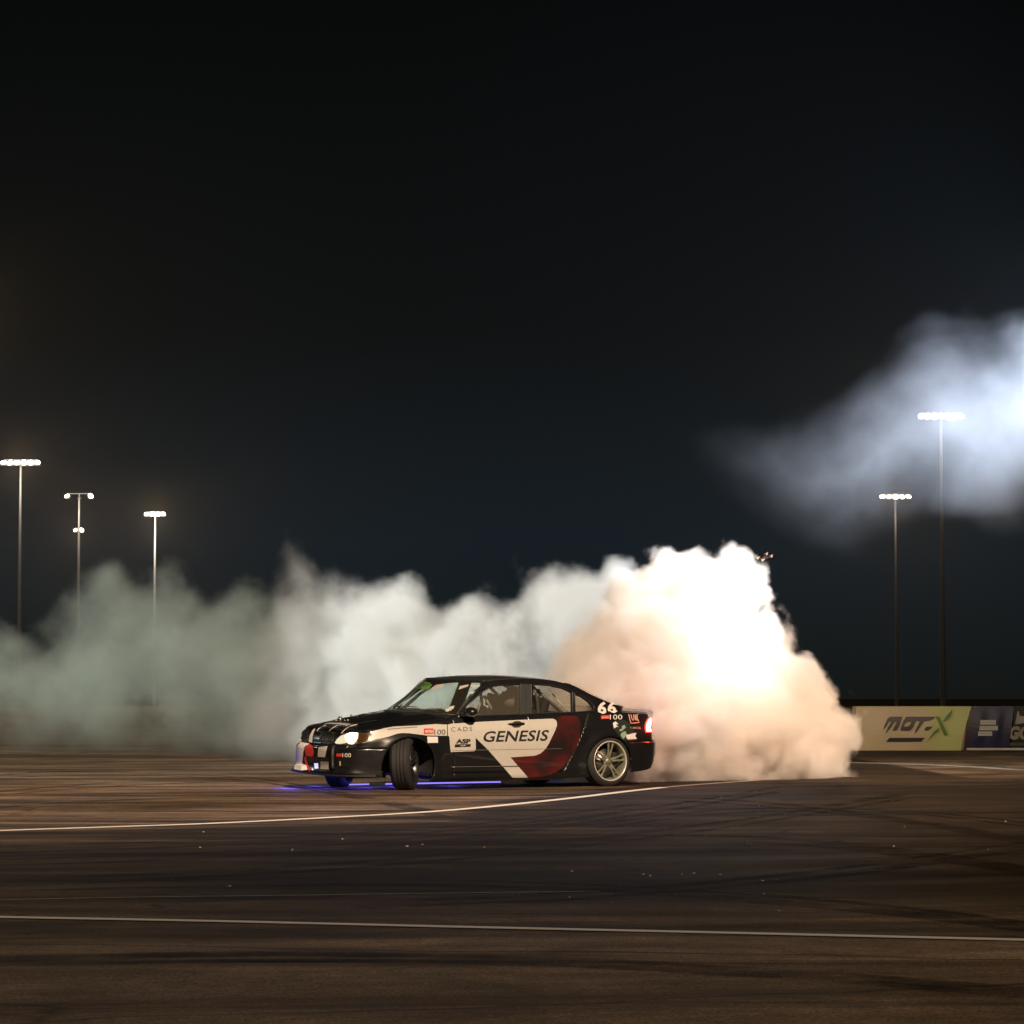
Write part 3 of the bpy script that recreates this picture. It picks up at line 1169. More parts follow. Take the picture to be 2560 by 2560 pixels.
def seat(y):
    b = bmesh.new()
    bx(b, (2.45, y, 0.40), (0.50, 0.46, 0.14), bev=0.05)
    bx(b, (2.74, y, 0.74), (0.12, 0.46, 0.66), rot=(0, R(16), 0), bev=0.05)
    for s in (-1, 1):
        bx(b, (2.66, y + s * 0.22, 0.72), (0.22, 0.05, 0.40), rot=(0, R(16), 0), bev=0.02)
        bx(b, (2.76, y + s * 0.14, 1.00), (0.20, 0.05, 0.16), rot=(0, R(16), 0), bev=0.02)
        bx(b, (2.45, y + s * 0.22, 0.46), (0.45, 0.05, 0.12), bev=0.02)
    return body(link_bm('seat', b, M_DARK, car))


seat(-0.36)
seat(0.36)
b = bmesh.new()
tube(b, [Vector((2.02 + 0.06 * math.sin(a), -0.36 + 0.165 * math.cos(a), 0.80 + 0.155 * math.sin(a))) for a in [k * math.pi / 12 for k in range(24)]], 0.014, 8, closed=True)
tube(b, [(2.03, -0.36, 0.80), (1.75, -0.36, 0.72)], 0.02, 8)
body(link_bm('steering_wheel', b, M_TRIM, car, True))
CG = lambda px, py, A: on_plane(px, py, A, 0.40, 0.87)
cage = [
    [(1.50, -0.66, 0.85), (1.95, -0.52, 1.20), (2.60, -0.50, 1.235), (2.62, 0.50, 1.235), (1.95, 0.52, 1.20), (1.50, 0.66, 0.85)],
    [(2.68, -0.66, 0.25), (2.68, -0.62, 0.85), (2.62, -0.50, 1.235), (2.62, 0.50, 1.235), (2.68, 0.62, 0.85), (2.68, 0.66, 0.25)],
    [(2.64, -0.50, 1.22), (3.42, -0.58, 0.62)], [(2.64, 0.50, 1.22), (3.42, 0.58, 0.62)],
    [(2.68, 0.62, 0.85), (2.64, -0.50, 1.20)], [(2.64, -0.50, 1.22), (3.42, 0.55, 0.62)],
]
for c_ in cage:
    b = bmesh.new()
    tube(b, catmull(c_, 5) if len(c_) > 2 else c_, 0.02, 8)
    body(link_bm('cage_tube', b, mat('cage_dark', (0.06, 0.06, 0.06), 0.4) if 'cage_dark' not in bpy.data.materials else bpy.data.materials['cage_dark'], car, True))
for (p1, p2, r_, A) in (((1209, 1740), (1192, 1786), 0.008, 0.55), ((1211, 1740), (1229, 1773), 0.016, 0.55), ((1278, 1724), (1291, 1745), 0.014, 0.5), ((1347, 1722), (1351, 1786), 0.011, 0.55), ((1382, 1735), (1424, 1785), 0.008, 0.60)):
    b = bmesh.new()
    tube(b, [CG(*p1, A), CG(*p2, A)], r_, 8)
    body(link_bm('cage_brace', b, M_TUBE, car, True))

# ------------------------------------------------------------ car: livery
DOOR_WHITE = [(1119, 1811.5), (1128, 1809.5), (1199, 1804.8), (1282, 1800.7), (1375, 1796.9), (1383, 1797), (1390, 1801), (1392, 1807), (1392, 1814), (1388, 1826), (1371.6, 1859.5), (1365, 1870), (1358, 1877.7), (1350, 1884), (1340, 1888.2), (1332, 1889.6), (1276, 1893.4), (1320, 1944), (1281, 1944), (1219, 1874), (1188.6, 1844.6), (1189.4, 1872.7), (1186, 1877.7), (1126.5, 1880), (1124.5, 1862), (1123, 1841), (1119.5, 1840.8)]
WING_WHITE = [(1117.2, 1811.6), (1117.4, 1839.6), (1067.6, 1839), (1042.5, 1836), (1024, 1833.5), (1008, 1833), (998, 1833.6), (991, 1835), (974, 1841), (955, 1846), (940, 1848), (925, 1852.5), (915, 1856), (906, 1858), (905, 1856), (916, 1853), (924, 1848.5), (929, 1842), (929, 1836), (925, 1832.5), (926, 1829.5), (940, 1826.2), (957, 1822), (985.6, 1816.8), (1020, 1815), (1042.5, 1814), (1070, 1811.8), (1088, 1810.5)]
decal('livery_panel', DOOR_WHITE, M_WHITE, 0.0035, 7, label='white livery panel with a diagonal foot across both doors')
decal('livery_panel', WING_WHITE, M_WHITE, 0.0035, 7, label='white livery band over the front wheel')


def fade_mat():
    m = mat('wrap_red_fade', (0.2, 0.012, 0.01), 0.33, coat=0.5)
    t = m.node_tree
    b = t.nodes['Principled BSDF']
    co = t.nodes.new('ShaderNodeTexCoord')
    n = t.nodes.new('ShaderNodeTexNoise')
    n.inputs['Scale'].default_value = 3.2
    n.inputs['Detail'].default_value = 5
    r = t.nodes.new('ShaderNodeValToRGB')
    r.color_ramp.elements[0].position = 0.36
    r.color_ramp.elements[0].color = (0.012, 0.008, 0.008, 1)
    r.color_ramp.elements[1].position = 0.66
    r.color_ramp.elements[1].color = (0.085, 0.007, 0.006, 1)
    t.links.new(co.outputs['Object'], n.inputs['Vector'])
    t.links.new(n.outputs['Fac'], r.inputs[0])
    t.links.new(r.outputs[0], b.inputs['Base Color'])
    return m


M_FADE = fade_mat()
RED1 = [(1277.5, 1894.6), (1333, 1890.6), (1346, 1888), (1358, 1880), (1367, 1870), (1374, 1859.5), (1390, 1828), (1394, 1814), (1394, 1804), (1390, 1796), (1400, 1790), (1440, 1789), (1450, 1800), (1452, 1826), (1447, 1852), (1440, 1872), (1432, 1886), (1418, 1905), (1392, 1930), (1350, 1943), (1321, 1943)]
decal('livery_panel', RED1, M_FADE, 0.003, 7, label='dark red livery panel behind the white one')
lettering('GENESIS', (1208, 1826.5, 1372, 1853.5), M_INK, shear=0.22, bold=0.018, rot=R(-1.2), spacing=1.02)
lettering('CADS', (1127, 1818, 1180, 1828), mat('ink_brown', (0.09, 0.075, 0.05), 0.5), rot=R(-2), spacing=1.35)
lettering('ASP', (1139, 1847.5, 1176, 1859), M_INK, shear=0.05, bold=0.05)
decal('sticker', [(1137, 1860.5), (1176, 1860), (1176, 1866.5), (1136, 1868)], M_INK, 0.007)
lettering('CUP', (1150, 1862, 1163, 1865.5), M_WHITE2, 0.010, bold=0.02)
decal('sticker', [(1059, 1822), (1083, 1821.5), (1083, 1835), (1059, 1835.5)], M_STICK_RED, 0.0065)
lettering('ecto', (1062, 1825, 1081, 1832), M_WHITE2, 0.010, bold=0.02)
lettering('100', (1085, 1824, 1113, 1837), M_INK, 0.0065)
decal('sticker', [(1067.5, 1842), (1094, 1842), (1094.5, 1857), (1068.5, 1857.5)], M_WHITE2, 0.006)
b = text_bm('Bavar', (1097, 1850, 1110, 1855))
b.free()
for k in range(14):      # the unreadable small script on the wing: short ink strokes
    x0 = 970 + k * 5.3
    yy = 1822.6 - k * 0.42
    decal('ink_stroke', [(x0, yy), (x0 + 3.9, yy - 0.6), (x0 + 3.2, yy + 1.6), (x0 - 0.7, yy + 2.2)], M_INK, 0.006)
# number and marks on the rear pillar and quarter
tail_mix = lambda px, py, off: pick(px, py, off) or SS(px, py, off)


def rear_quarter(px, py, off):
    a = pick(px, py, off)
    s = SS(px, py, off)
    if a is None: return s
    o = sight(px, py)[0]
    return a if (a - o).length < (s - o).length else s


lettering('6', (1494, 1753, 1517, 1786), M_WHITE2, 0.02, bold=0.035, rot=R(6), surf=rear_quarter, step=5)
lettering('6', (1520, 1754, 1543, 1784), M_WHITE2, 0.02, bold=0.035, rot=R(2), surf=rear_quarter, step=5)
decal('sticker', [(1502, 1789), (1523, 1788), (1523, 1797), (1502, 1798)], M_STICK_RED, 0.006)
lettering('ecto', (1504, 1791, 1521, 1796.5), M_STICK_PINK, 0.010, bold=0.02)
lettering('100', (1524, 1787, 1555, 1799), M_WHITE2, 0.006)
def stroke(pts_, w):
    """Outline of a thick polyline."""
    L_, R_ = [], []
    for i, (x, y) in enumerate(pts_):
        a, c = pts_[max(i - 1, 0)], pts_[min(i + 1, len(pts_) - 1)]
        dx, dy = c[0] - a[0], c[1] - a[1]
        n_ = math.hypot(dx, dy)
        L_.append((x - dy / n_ * w / 2, y + dx / n_ * w / 2))
        R_.append((x + dy / n_ * w / 2, y - dx / n_ * w / 2))
    return L_ + R_[::-1]


for st in ([(1571, 1786), (1573.5, 1797), (1576.8, 1808.2), (1587, 1807.6), (1597, 1807), (1593, 1797), (1591.5, 1786)],
           [(1576.5, 1786.5), (1579, 1797), (1582.2, 1801.5), (1584.6, 1797), (1583, 1786.5)],
           [(1587, 1786.5), (1588.2, 1800.5)], [(1590.5, 1789), (1588.3, 1794), (1591.8, 1802)]):
    decal('sticker', stroke(st, 2.0), M_STICK_PINK, 0.006)
lettering('LUKOIL', (1575, 1817, 1602, 1822.5), M_STICK_PINK, 0.006)
# dark oval sticker with green and pale facets on the quarter
ov = [(1545 + 0, 1801), (1560, 1800), (1572, 1806), (1580, 1820), (1588, 1835), (1592, 1850), (1575, 1853), (1560, 1852), (1548, 1842), (1536, 1826), (1530, 1812), (1534, 1804)]
decal('sticker', ov, mat('sticker_dark_green', (0.018, 0.026, 0.020), 0.3), 0.006)
M_GRN2 = mat('sticker_sage', (0.20, 0.30, 0.22), 0.4, noise=0.4, nscale=30)
for st, m_ in (([(1531, 1808), (1538, 1804), (1545, 1811), (1538, 1812), (1546, 1818), (1540, 1817), (1534, 1822)], M_WHITE2),
               ([(1553, 1816), (1560, 1813), (1564, 1819), (1556, 1826), (1550, 1829), (1546, 1826), (1554, 1821)], M_GRN2),
               ([(1553, 1832), (1562, 1828), (1566, 1836), (1560, 1845), (1556, 1848), (1550, 1838)], M_GRN2),
               ([(1564, 1838), (1578, 1834), (1590, 1832), (1587, 1840), (1591, 1847), (1568, 1849), (1564, 1843)], M_WHITE2)):
    decal('sticker', st, m_, 0.009)

# ------------------------------------------------------------ car: front end
L_HEAD = emat('headlight_glow', (1.0, 0.90, 0.62), 7.0)
L_HEAD2 = emat('headlight_glow_low', (1.0, 0.86, 0.58), 0.9)


def lens_piece(name, poly, m, off, step=5, dome=0.0):
    cx = sum(p[0] for p in poly) / len(poly)
    cyy = sum(p[1] for p in poly) / len(poly)
    rm = max(math.hypot(p[0] - cx, p[1] - cyy) for p in poly)

    def s(px, py, o_):
        return pick(px, py, o_ + dome * max(0, 1 - (math.hypot(px - cx, py - cyy) / rm) ** 2))
    return decal(name, poly, m, off, step, s)


HL = [(836, 1857), (842, 1847), (851, 1839), (864, 1834.5), (882, 1833), (900, 1832.5), (917, 1833.5), (925, 1838), (926, 1846), (920, 1853), (905, 1857.5), (885, 1861.5), (862, 1862.5), (842, 1861)]
base_ = lens_piece('headlight', HL, mat('headlight_bowl', (0.10, 0.08, 0.05), 0.25, 0.4), 0.005)
base_['label'] = 'near headlight, lit warm white'
glowA = lens_piece('reflector', [(838, 1857), (844, 1848), (853, 1840.5), (866, 1836), (880, 1835), (878, 1845), (866, 1858), (852, 1860.5), (842, 1860)], L_HEAD2, 0.008)
glowB = lens_piece('bulb_lens', [(864, 1842), (870, 1836.5), (882, 1834.5), (896, 1834), (895, 1846), (890, 1855), (884, 1860.5), (874, 1860), (867, 1853)], L_HEAD, 0.010, 4, 0.012)
lampring = lens_piece('indicator', [(898, 1835), (914, 1835), (922, 1840), (921, 1847), (912, 1853), (898, 1857), (893, 1852), (897, 1845)], mat('indicator_amber_dark', (0.05, 0.025, 0.01), 0.2, coat=1), 0.009)
for o in (glowA, glowB, lampring):
    mw = o.matrix_local.copy()
    o.parent = base_
    o.matrix_local = Matrix.Identity(4)
far_h = decal('headlight', [(738, 1851), (737, 1840), (742, 1828), (751, 1819), (754, 1820), (752, 1836), (755, 1852)], L_HEAD2, 0.012, 5)
far_h['label'] = 'far headlight, seen edge-on'
# kidney grilles: chrome frame, dark mesh and upright bars, each its own part
M_GRILLE = mat('grille_black', (0.008, 0.008, 0.008), 0.4)
for kx in ([(803, 1862), (801, 1846), (804, 1834), (812, 1830.5), (828, 1831), (834, 1836), (835, 1847), (832, 1858), (824, 1863)],
           [(757, 1853), (756, 1843), (757, 1832), (761, 1827), (768, 1826), (771, 1831), (771, 1845), (769, 1855), (763, 1857)]):
    kg = decal('kidney_grille', kx, M_GRILLE, 0.004, 5)
    b = bmesh.new()
    tube(b, [pick(px, py, 0.007) for px, py in kx], 0.007, 6, closed=True)
    link_bm('grille_frame', b, M_TRIM, kg, True)
    x0, x1 = min(p[0] for p in kx) + 4, max(p[0] for p in kx) - 3
    nb = 6 if x1 - x0 > 20 else 3
    for k in range(nb):
        xx = x0 + (x1 - x0) * k / (nb - 1)
        b = bmesh.new()
        tube(b, [pick(xx - 0.5, yy, 0.009) for yy in (1835, 1845, 1855)], 0.004, 5)
        link_bm('grille_bar', b, M_TRIM, kg, True)
decal('livery_panel', [(773, 1855), (776, 1840), (781, 1829), (787, 1823), (789, 1824), (785, 1834), (783, 1846), (782, 1858)], M_WHITE2, 0.010, 5, label='narrow white stripe down the nose')
decal('livery_panel', [(738, 1851), (737, 1840), (742, 1828), (751, 1819), (754, 1820), (752, 1836), (755, 1852)], bpy.data.materials.get('bumper_white_lit') or mat('bumper_white_lit', (0.85, 0.85, 0.84), 0.35, coat=0.5), 0.004, 5, label='white patch round the far headlight')
# bumper colours
decal('livery_panel', [(729, 1857), (735, 1852), (756, 1855), (774, 1860), (763, 1866), (759, 1880), (756, 1909), (765, 1913), (768, 1926), (726, 1926), (731, 1905), (728, 1877)], mat('bumper_white_lit', (0.85, 0.85, 0.84), 0.35, coat=0.5), 0.004, 5, label='white far half of the front bumper')  # raised white paints in the strong light on this corner
decal('livery_panel', [(764, 1865), (775, 1861), (782, 1866), (786, 1880), (783, 1891), (767, 1890), (763, 1878)], M_STICK_RED, 0.005, 5, label='red patch at the middle of the bumper')
decal('livery_panel', [(766, 1890), (770, 1910), (778, 1925), (784, 1929), (781, 1931), (772, 1927), (765, 1912), (761, 1894)], M_STICK_RED, 0.005, 5, label='red stripe down to the bumper lip')
# flared white corner under the far end of the bumper
q0 = [pick(p_[0], p_[1], 0.0) for p_ in ((730, 1903), (752, 1909), (768, 1913), (768, 1924), (750, 1921), (728, 1917))]
q0 = [q for q in q0 if q is not None]
b = bmesh.new()
A_ = [b.verts.new(q) for q in q0]
B_ = [b.verts.new(q + Vector((-0.05, 0.05, -0.012))) for q in q0]
for i in range(len(A_)):
    j = (i + 1) % len(A_)
    b.faces.new((A_[i], A_[j], B_[j], B_[i]))
b.faces.new(B_)
body(link_bm('bumper_flare', b, M_WHITE2, car))
decal('number_plate', [(796, 1892), (797, 1875), (799, 1868.5), (820, 1867), (817, 1880), (814, 1893)], M_WHITE, 0.010, 8)
# radiator opening with intercooler rows
decal('air_intake', [(782, 1896), (826, 1897), (826, 1929), (785, 1929)], M_GRILLE, 0.006, 8)
for k in range(7):
    yy = 1904 + k * 3.0
    decal('intercooler_fin', [(803, yy), (823.5, yy + 0.4), (823.5, yy + 1.9), (803.5, yy + 1.5)], M_WHITE, 0.012, 12)
decal('air_intake', [(846, 1900), (872, 1899), (872, 1918), (846, 1919)], M_GRILLE, 0.006, 8)
decal('fog_light', [(850, 1903), (853, 1903), (853.5, 1914), (850, 1914)], mat('fog_lens', (0.6, 0.35, 0.28), 0.3), 0.010, 8)
decal('blue_lit_piece', [(787, 1908), (797, 1908), (797.5, 1922), (788, 1923)], mat('piece_blue_glow', (0.7, 0.75, 0.9), 0.3, emit=(0.4, 0.45, 1.0), estr=0.7), 0.010, 8)  # bumper piece in blue light, its lit look put in as emission
b = bmesh.new()
tube(b, [pick(836, yy, 0.03) for yy in (1870, 1880, 1895, 1910, 1925)], 0.022, 10)
body(link_bm('bumper_guard', b, M_TRIM, car, True))
decal('sticker', [(842, 1884), (856, 1884), (856, 1891.5), (842, 1891.5)], M_STICK_RED, 0.006)
lettering('100', (857, 1883, 878, 1893), M_WHITE2, 0.006)
# lower lip of the bumper, a real shelf that follows the plan curve
for nm, lo_, hi_, m_ in (('splitter', 0.182, 0.199, M_TRIM),):
    b = bmesh.new()
    ring_i, ring_o = [], []
    ks = [k for k in range(NS + 1) if PCE[k].x < 0.36]
    seq = [(-1, k) for k in ks[::-1]] + [(1, k) for k in ks[1:]]
    for sgn, k in seq:
        p = shell_pt(k, 0.0)
        y = p.y * (1 if sgn == 1 else -1)
        c = Vector((0.45, 0, 0))
        q = Vector((p.x, y, 0))
        o_ = q + (q - c).normalized() * 0.055
        i_ = q - (q - c).normalized() * 0.05
        ring_o.append((o_, i_))
    V = [[b.verts.new((o_.x, o_.y, lo_)), b.verts.new((o_.x, o_.y, hi_)), b.verts.new((i_.x, i_.y, hi_)), b.verts.new((i_.x, i_.y, lo_))] for o_, i_ in ring_o]
    for A_, B_ in zip(V, V[1:]):
        for q in range(4): b.faces.new((A_[q], A_[(q + 1) % 4], B_[(q + 1) % 4], B_[q]))
    body(link_bm(nm, b, m_, car))
# bonnet: reflections along the edges drawn as pale strips, pins, washers
for pl in ([(792, 1828), (800, 1820), (815, 1813), (832, 1809.5)], [(822, 1829), (832, 1820), (845, 1813)], [(853, 1834), (864, 1823), (878, 1815), (893, 1811)]):
    b = bmesh.new()
    pts_ = [p for p in (pick(x, y, 0.002) for x, y in pl) if p]
    tube(b, catmull(pts_, 4), 0.0045, 6)
    body(link_bm('bonnet_edge_glint', b, M_CHROME if False else mat('edge_glint_film', (0.5, 0.48, 0.42), 0.3) if 'edge_glint_film' not in bpy.data.materials else bpy.data.materials['edge_glint_film'], car, True))
M_STREAK = mat('bonnet_reflection_film', (0.36, 0.35, 0.32), 0.45, noise=0.5, nscale=25)  # bright reflections on the bonnet laid on as pale streaks
decal('sticker', [(790, 1803), (815, 1799.5), (850, 1800), (855, 1803), (838, 1804), (815, 1802.5), (795, 1805)], M_STREAK, 0.004, 6)
decal('sticker', [(805, 1812), (822, 1807.5), (850, 1807.5), (880, 1811), (868, 1815), (845, 1812), (820, 1810)], M_STREAK, 0.004, 6)
decal('sticker', [(890, 1780), (905, 1777.5), (930, 1783), (925, 1786), (905, 1785)], M_STREAK, 0.004, 6)
for px, py, rr in ((850, 1790, 0.030), (862, 1789, 0.012), (869, 1790, 0.016), (878, 1791, 0.012), (892, 1792, 0.009)):
    c_ = pick(px, py, 0.0) or pick(px, py + 14, 0.0) or Vector((0.6, 0, 0.8))
    b = bmesh.new()
    lathe(b, [(0.0, 0.0), (rr, 0.0), (rr * 1.1, rr * 0.6), (rr * 0.9, rr * 1.6), (rr * 0.4, rr * 2.0), (0, rr * 2.0)], 14, 'Z', c_)
    body(link_bm('bonnet_pin', b, M_CHROME, car, True))
# wipers at the base of the screen
for wp in ([(962, 1769), (985, 1766), (1010, 1765), (1045, 1768)], [(1052, 1775), (1075, 1772), (1100, 1772), (1128, 1777)]):
    b = bmesh.new()
    q_ = [p for p in (pick_screen(px, py, 0.015) for px, py in wp) if p]
    if len(q_) > 1: tube(b, q_, 0.008, 6)
    body(link_bm('wiper', b, mat('wiper_metal', (0.4, 0.4, 0.4), 0.3, 0.8) if 'wiper_metal' not in bpy.data.materials else bpy.data.materials['wiper_metal'], car, True))

# ------------------------------------------------------------ car: side details
b = bmesh.new()
c_ = on_plane(1178, 1780, 0.93)
bmesh.ops.create_uvsphere(b, u_segments=24, v_segments=14, radius=1, matrix=Matrix.Translation(c_) @ Matrix.Diagonal((0.075, 0.085, 0.055, 1)))
tube(b, [c_ + Vector((-0.02, 0.02, -0.02)), c_ + Vector((-0.04, 0.13, -0.03))], [0.025, 0.035], 8)
mir = body(link_bm('door_mirror', b, M_BLACK, car, True))
for (hx, hy) in ((1293, 1811),):
    hp = decal('door_handle', [(1267, 1811), (1277, 1808.5), (1284, 1804.5), (1292, 1803), (1300, 1804), (1305, 1807), (1311, 1806.5), (1311, 1812.5), (1304, 1814), (1297, 1819), (1285, 1819.5), (1278, 1814.5)], M_INK, 0.008, 6)
    b = bmesh.new()
    tube(b, [pick(1270, 1811, 0.012), pick(1280, 1810.5, 0.03), pick(1300, 1809.5, 0.03), pick(1309, 1809.5, 0.012)], 0.010, 8)
    link_bm('handle_bar', b, M_TRIM, hp, True)
# skirt, highlight on the sill drawn as a pale strip, door moulding
for ya, yb, r_ in ((1876.5, 1871.5, 0.005),):
    b = bmesh.new()
    tube(b, [p for p in (pick(x, ya + (yb - ya) * (x - 1130) / 280, 0.001) for x in range(1130, 1410, 12)) if p], 0.004, 6)
    body(link_bm('door_moulding', b, mat('moulding', (0.10, 0.095, 0.08), 0.5), car, True))
b = bmesh.new()
tube(b, [p for p in (pick(x, 1917.5 - (x - 1130) * 0.013, 0.004) for x in range(1128, 1300, 12)) if p], 0.006, 6)
body(link_bm('sill_highlight', b, mat('sill_highlight_film', (0.14, 0.14, 0.14), 0.25, 0.5), car, True))
decal('bolt_on_arch', [(1384, 1900), (1395, 1890), (1409, 1889), (1408, 1896), (1398, 1899)], M_WHITE2, 0.006, 6) if False else None

# rear lamp, rear bumper details
M_TAIL = mat('tail_lens_red', (0.5, 0.03, 0.02), 0.15, emit=(1.0, 0.10, 0.05), estr=1.2, coat=1)
L_TAIL = emat('tail_lamp_glow', (1.0, 0.55, 0.48), 3.0)
tl = decal('tail_light', [(1613, 1832), (1610.5, 1822), (1611.5, 1810), (1616, 1799), (1624, 1793), (1630, 1792), (1632, 1800), (1632, 1831)], M_TAIL, 0.006, 5)
tg = decal('tail_light_bulb', [(1615, 1829), (1613.5, 1818), (1616, 1806), (1622, 1797), (1628, 1795.5), (1627, 1812), (1624, 1818), (1628, 1829)], L_TAIL, 0.010, 5)
tg.parent = tl
tg.matrix_local = Matrix.Identity(4)
m2 = mirrored(tl)
c2 = mirrored(tg)
c2.parent = m2
p_t = MB_ @ (pick(1626, 1812, 0.10) + Vector((0.20, 0, 0)))
lamp('tail_lamp', 'POINT', p_t, (1.0, 0.10, 0.05), 9, car, size=0.06)
car_tail = bpy.data.objects['tail_lamp']
car_tail.parent = None
car_tail.location = p_t

# ------------------------------------------------------------ car: wheels
RT = 0.302


def wheel(x, y, steer, m_rim, camber=0.0, label=None, zc=None):
    sg = -1 if y < 0 else 1
    w = empty('wheel')
    w.parent = car
    w.matrix_local = Matrix.Translation((x, y, RT - 0.004 if zc is None else zc)) @ Matrix.Rotation(steer, 4, 'Z') @ Matrix.Rotation(camber * sg, 4, 'X')
    if label: w['label'] = label
    W2 = 0.115
    b = bmesh.new()
    prof = [(0.218, -W2 + 0.012), (0.232, -W2), (0.262, -W2 - 0.006), (0.286, -W2 + 0.010), (0.298, -W2 + 0.028)]
    tr = []
    for k, a in enumerate(np.linspace(-W2 + 0.034, W2 - 0.034, 17)):
        g_ = 0.292 if k in (4, 8, 12) else RT
        tr += [(g_, a - 0.004), (g_, a + 0.004)]
    prof = prof + tr + [(0.298, W2 - 0.028), (0.286, W2 - 0.010), (0.262, W2 + 0.006), (0.232, W2), (0.218, W2 - 0.012)]
    lathe(b, prof, 64, 'Y')
    link_bm('tyre', b, M_TYRE, w, True)
    b = bmesh.new()
    o = -1  # outer face toward -y in wheel space for near wheels
    s = sg
    prof = [(0.235, s * (W2 - 0.002)), (0.238, s * (W2 + 0.004)), (0.226, s * (W2 + 0.005)), (0.218, s * (W2 - 0.010)), (0.208, s * (W2 - 0.030)), (0.200, s * (W2 - 0.10)), (0.210, -s * (W2 - 0.01)), (0.225, -s * W2)]
    lathe(b, prof, 64, 'Y')
    rim = link_bm('rim', b, m_rim, w, True)
    b = bmesh.new()
    lathe(b, [(0.236, s * (W2 + 0.001)), (0.241, s * (W2 + 0.006)), (0.232, s * (W2 + 0.009)), (0.224, s * (W2 + 0.004)), (0.222, s * (W2 - 0.006))], 64, 'Y')
    link_bm('rim_lip', b, M_LIP if m_rim is M_RIM else m_rim, rim, True)
    # ten spokes in five pairs, each a part of the rim
    for k in range(10):
        a = 2 * math.pi * (k // 2) / 5 + (0.155 if k % 2 else -0.155) + 0.2
        b = bmesh.new()
        secs = [(0.045, 0.020, 0.018, 0.030), (0.10, 0.013, 0.016, 0.016), (0.16, 0.011, 0.014, 0.010), (0.215, 0.016, 0.016, 0.004)]
        rings = []
        for r_, hw, th, dep in secs:
            spread = 0.0 if True else 0
            yy = s * (W2 - 0.012 - dep)
            ring = []
            for (u, v) in ((-hw, 0), (-hw * 0.5, s * 0.007), (hw * 0.5, s * 0.007), (hw, 0), (hw * 0.8, -s * th), (-hw * 0.8, -s * th)):
                aa = a * 1.0
                ring.append(b.verts.new((r_ * math.cos(aa) - u * math.sin(aa), yy + v, r_ * math.sin(aa) + u * math.cos(aa))))
            rings.append(ring)
        for A_, B_ in zip(rings, rings[1:]):
            for q in range(6): b.faces.new((A_[q], A_[(q + 1) % 6], B_[(q + 1) % 6], B_[q]))
        b.faces.new(rings[0])
        b.faces.new(rings[-1])
        bmesh.ops.recalc_face_normals(b, faces=b.faces)
        link_bm('spoke', b, m_rim, rim)
    b = bmesh.new()
    lathe(b, [(0.0, s * (W2 - 0.030)), (0.028, s * (W2 - 0.030)), (0.032, s * (W2 - 0.036)), (0.060, s * (W2 - 0.040)), (0.066, s * (W2 - 0.055)), (0.066, s * (W2 - 0.09)), (0, s * (W2 - 0.09))], 32, 'Y')
    link_bm('hub', b, m_rim, rim, True)
    for k in range(5):
        a = 2 * math.pi * k / 5
        b = bmesh.new()
        lathe(b, [(0, s * (W2 - 0.028)), (0.008, s * (W2 - 0.028)), (0.008, s * (W2 - 0.05))], 6, 'Y', (0.046 * math.cos(a), 0, 0.046 * math.sin(a)))
        link_bm('wheel_bolt', b, M_DISC, rim)
    b = bmesh.new()
    lathe(b, [(0.0, s * 0.03), (0.150, s * 0.03), (0.150, s * 0.01), (0.0, s * 0.01)], 40, 'Y')
    link_bm('brake_disc', b, M_DISC, w, True)
    b = bmesh.new()
    bx(b, (0.115, s * 0.02, 0.03), (0.07, 0.07, 0.15), bev=0.015)
    link_bm('brake_caliper', b, M_TRIM, w)
    return w


wheel(XR, -TRK - 0.02, 0, M_RIM, R(1.5), 'near rear wheel with champagne double-spoke rim')
wheel(XR, TRK, 0, M_STICK_RED, R(1.5), 'far rear wheel with red rim')
wheel(XF, -TRK, R(48), M_RIM_BLACK, R(3.0), 'near front wheel turned hard toward the camera')
wheel(XF, TRK, R(42), M_RIM_BLACK, R(3.0), 'far front wheel turned hard toward the camera')
# wheel-arch liners and underbody
for xc in (XF, XR):
    for sg in (-1, 1):
        b = bmesh.new()
        pr = []
        n_ = 24
        for yy in (0.80, 0.42):
            pr.append([b.verts.new((xc + 0.345 * math.cos(R(-15 + 210 * k / n_)), sg * yy, 0.295 + 0.345 * math.sin(R(-15 + 210 * k / n_)))) for k in range(n_ + 1)])
        for k in range(n_): b.faces.new((pr[0][k], pr[0][k + 1], pr[1][k + 1], pr[1][k]))
        b.faces.new(pr[1])
        body(link_bm('arch_liner', b, M_DARK, car, True))
b = bmesh.new()
bx(b, (2.13, 0, 0.16), (1.9, 1.5, 0.06))
bx(b, (0.42, 0, 0.19), (0.5, 1.0, 0.08))
bx(b, (3.95, 0, 0.26), (0.7, 1.2, 0.08))
bx(b, (2.1, 0, 0.32), (3.9, 0.7, 0.25))
body(link_bm('underbody', b, M_DARK, car))

# underglow
L_BLUE = emat('led_blue', (0.16, 0.14, 1.0), 14.0, True)
L_BLUE_W = emat('led_blue_core', (0.26, 0.20, 1.0), 1.5, False)
for pts_ in ([(1.02, 0.10, 0.045), (2.62, 0.10, 0.045)], [(1.0, 0.45, 0.035), (0.75, 0.48, 0.033)]):
    b = bmesh.new()
    tube(b, pts_, 0.008, 8)
    link_bm('underglow_strip', b, L_BLUE_W, car, True)


def car_lamp(name, kind, loc, col, p, size=0.05, target=None, angle=60, blend=0.5):
    o = lamp(name, kind, MC @ Vector(loc), col, p, None, (MC @ Vector(target)) if target else None, angle, blend, size)
    return o


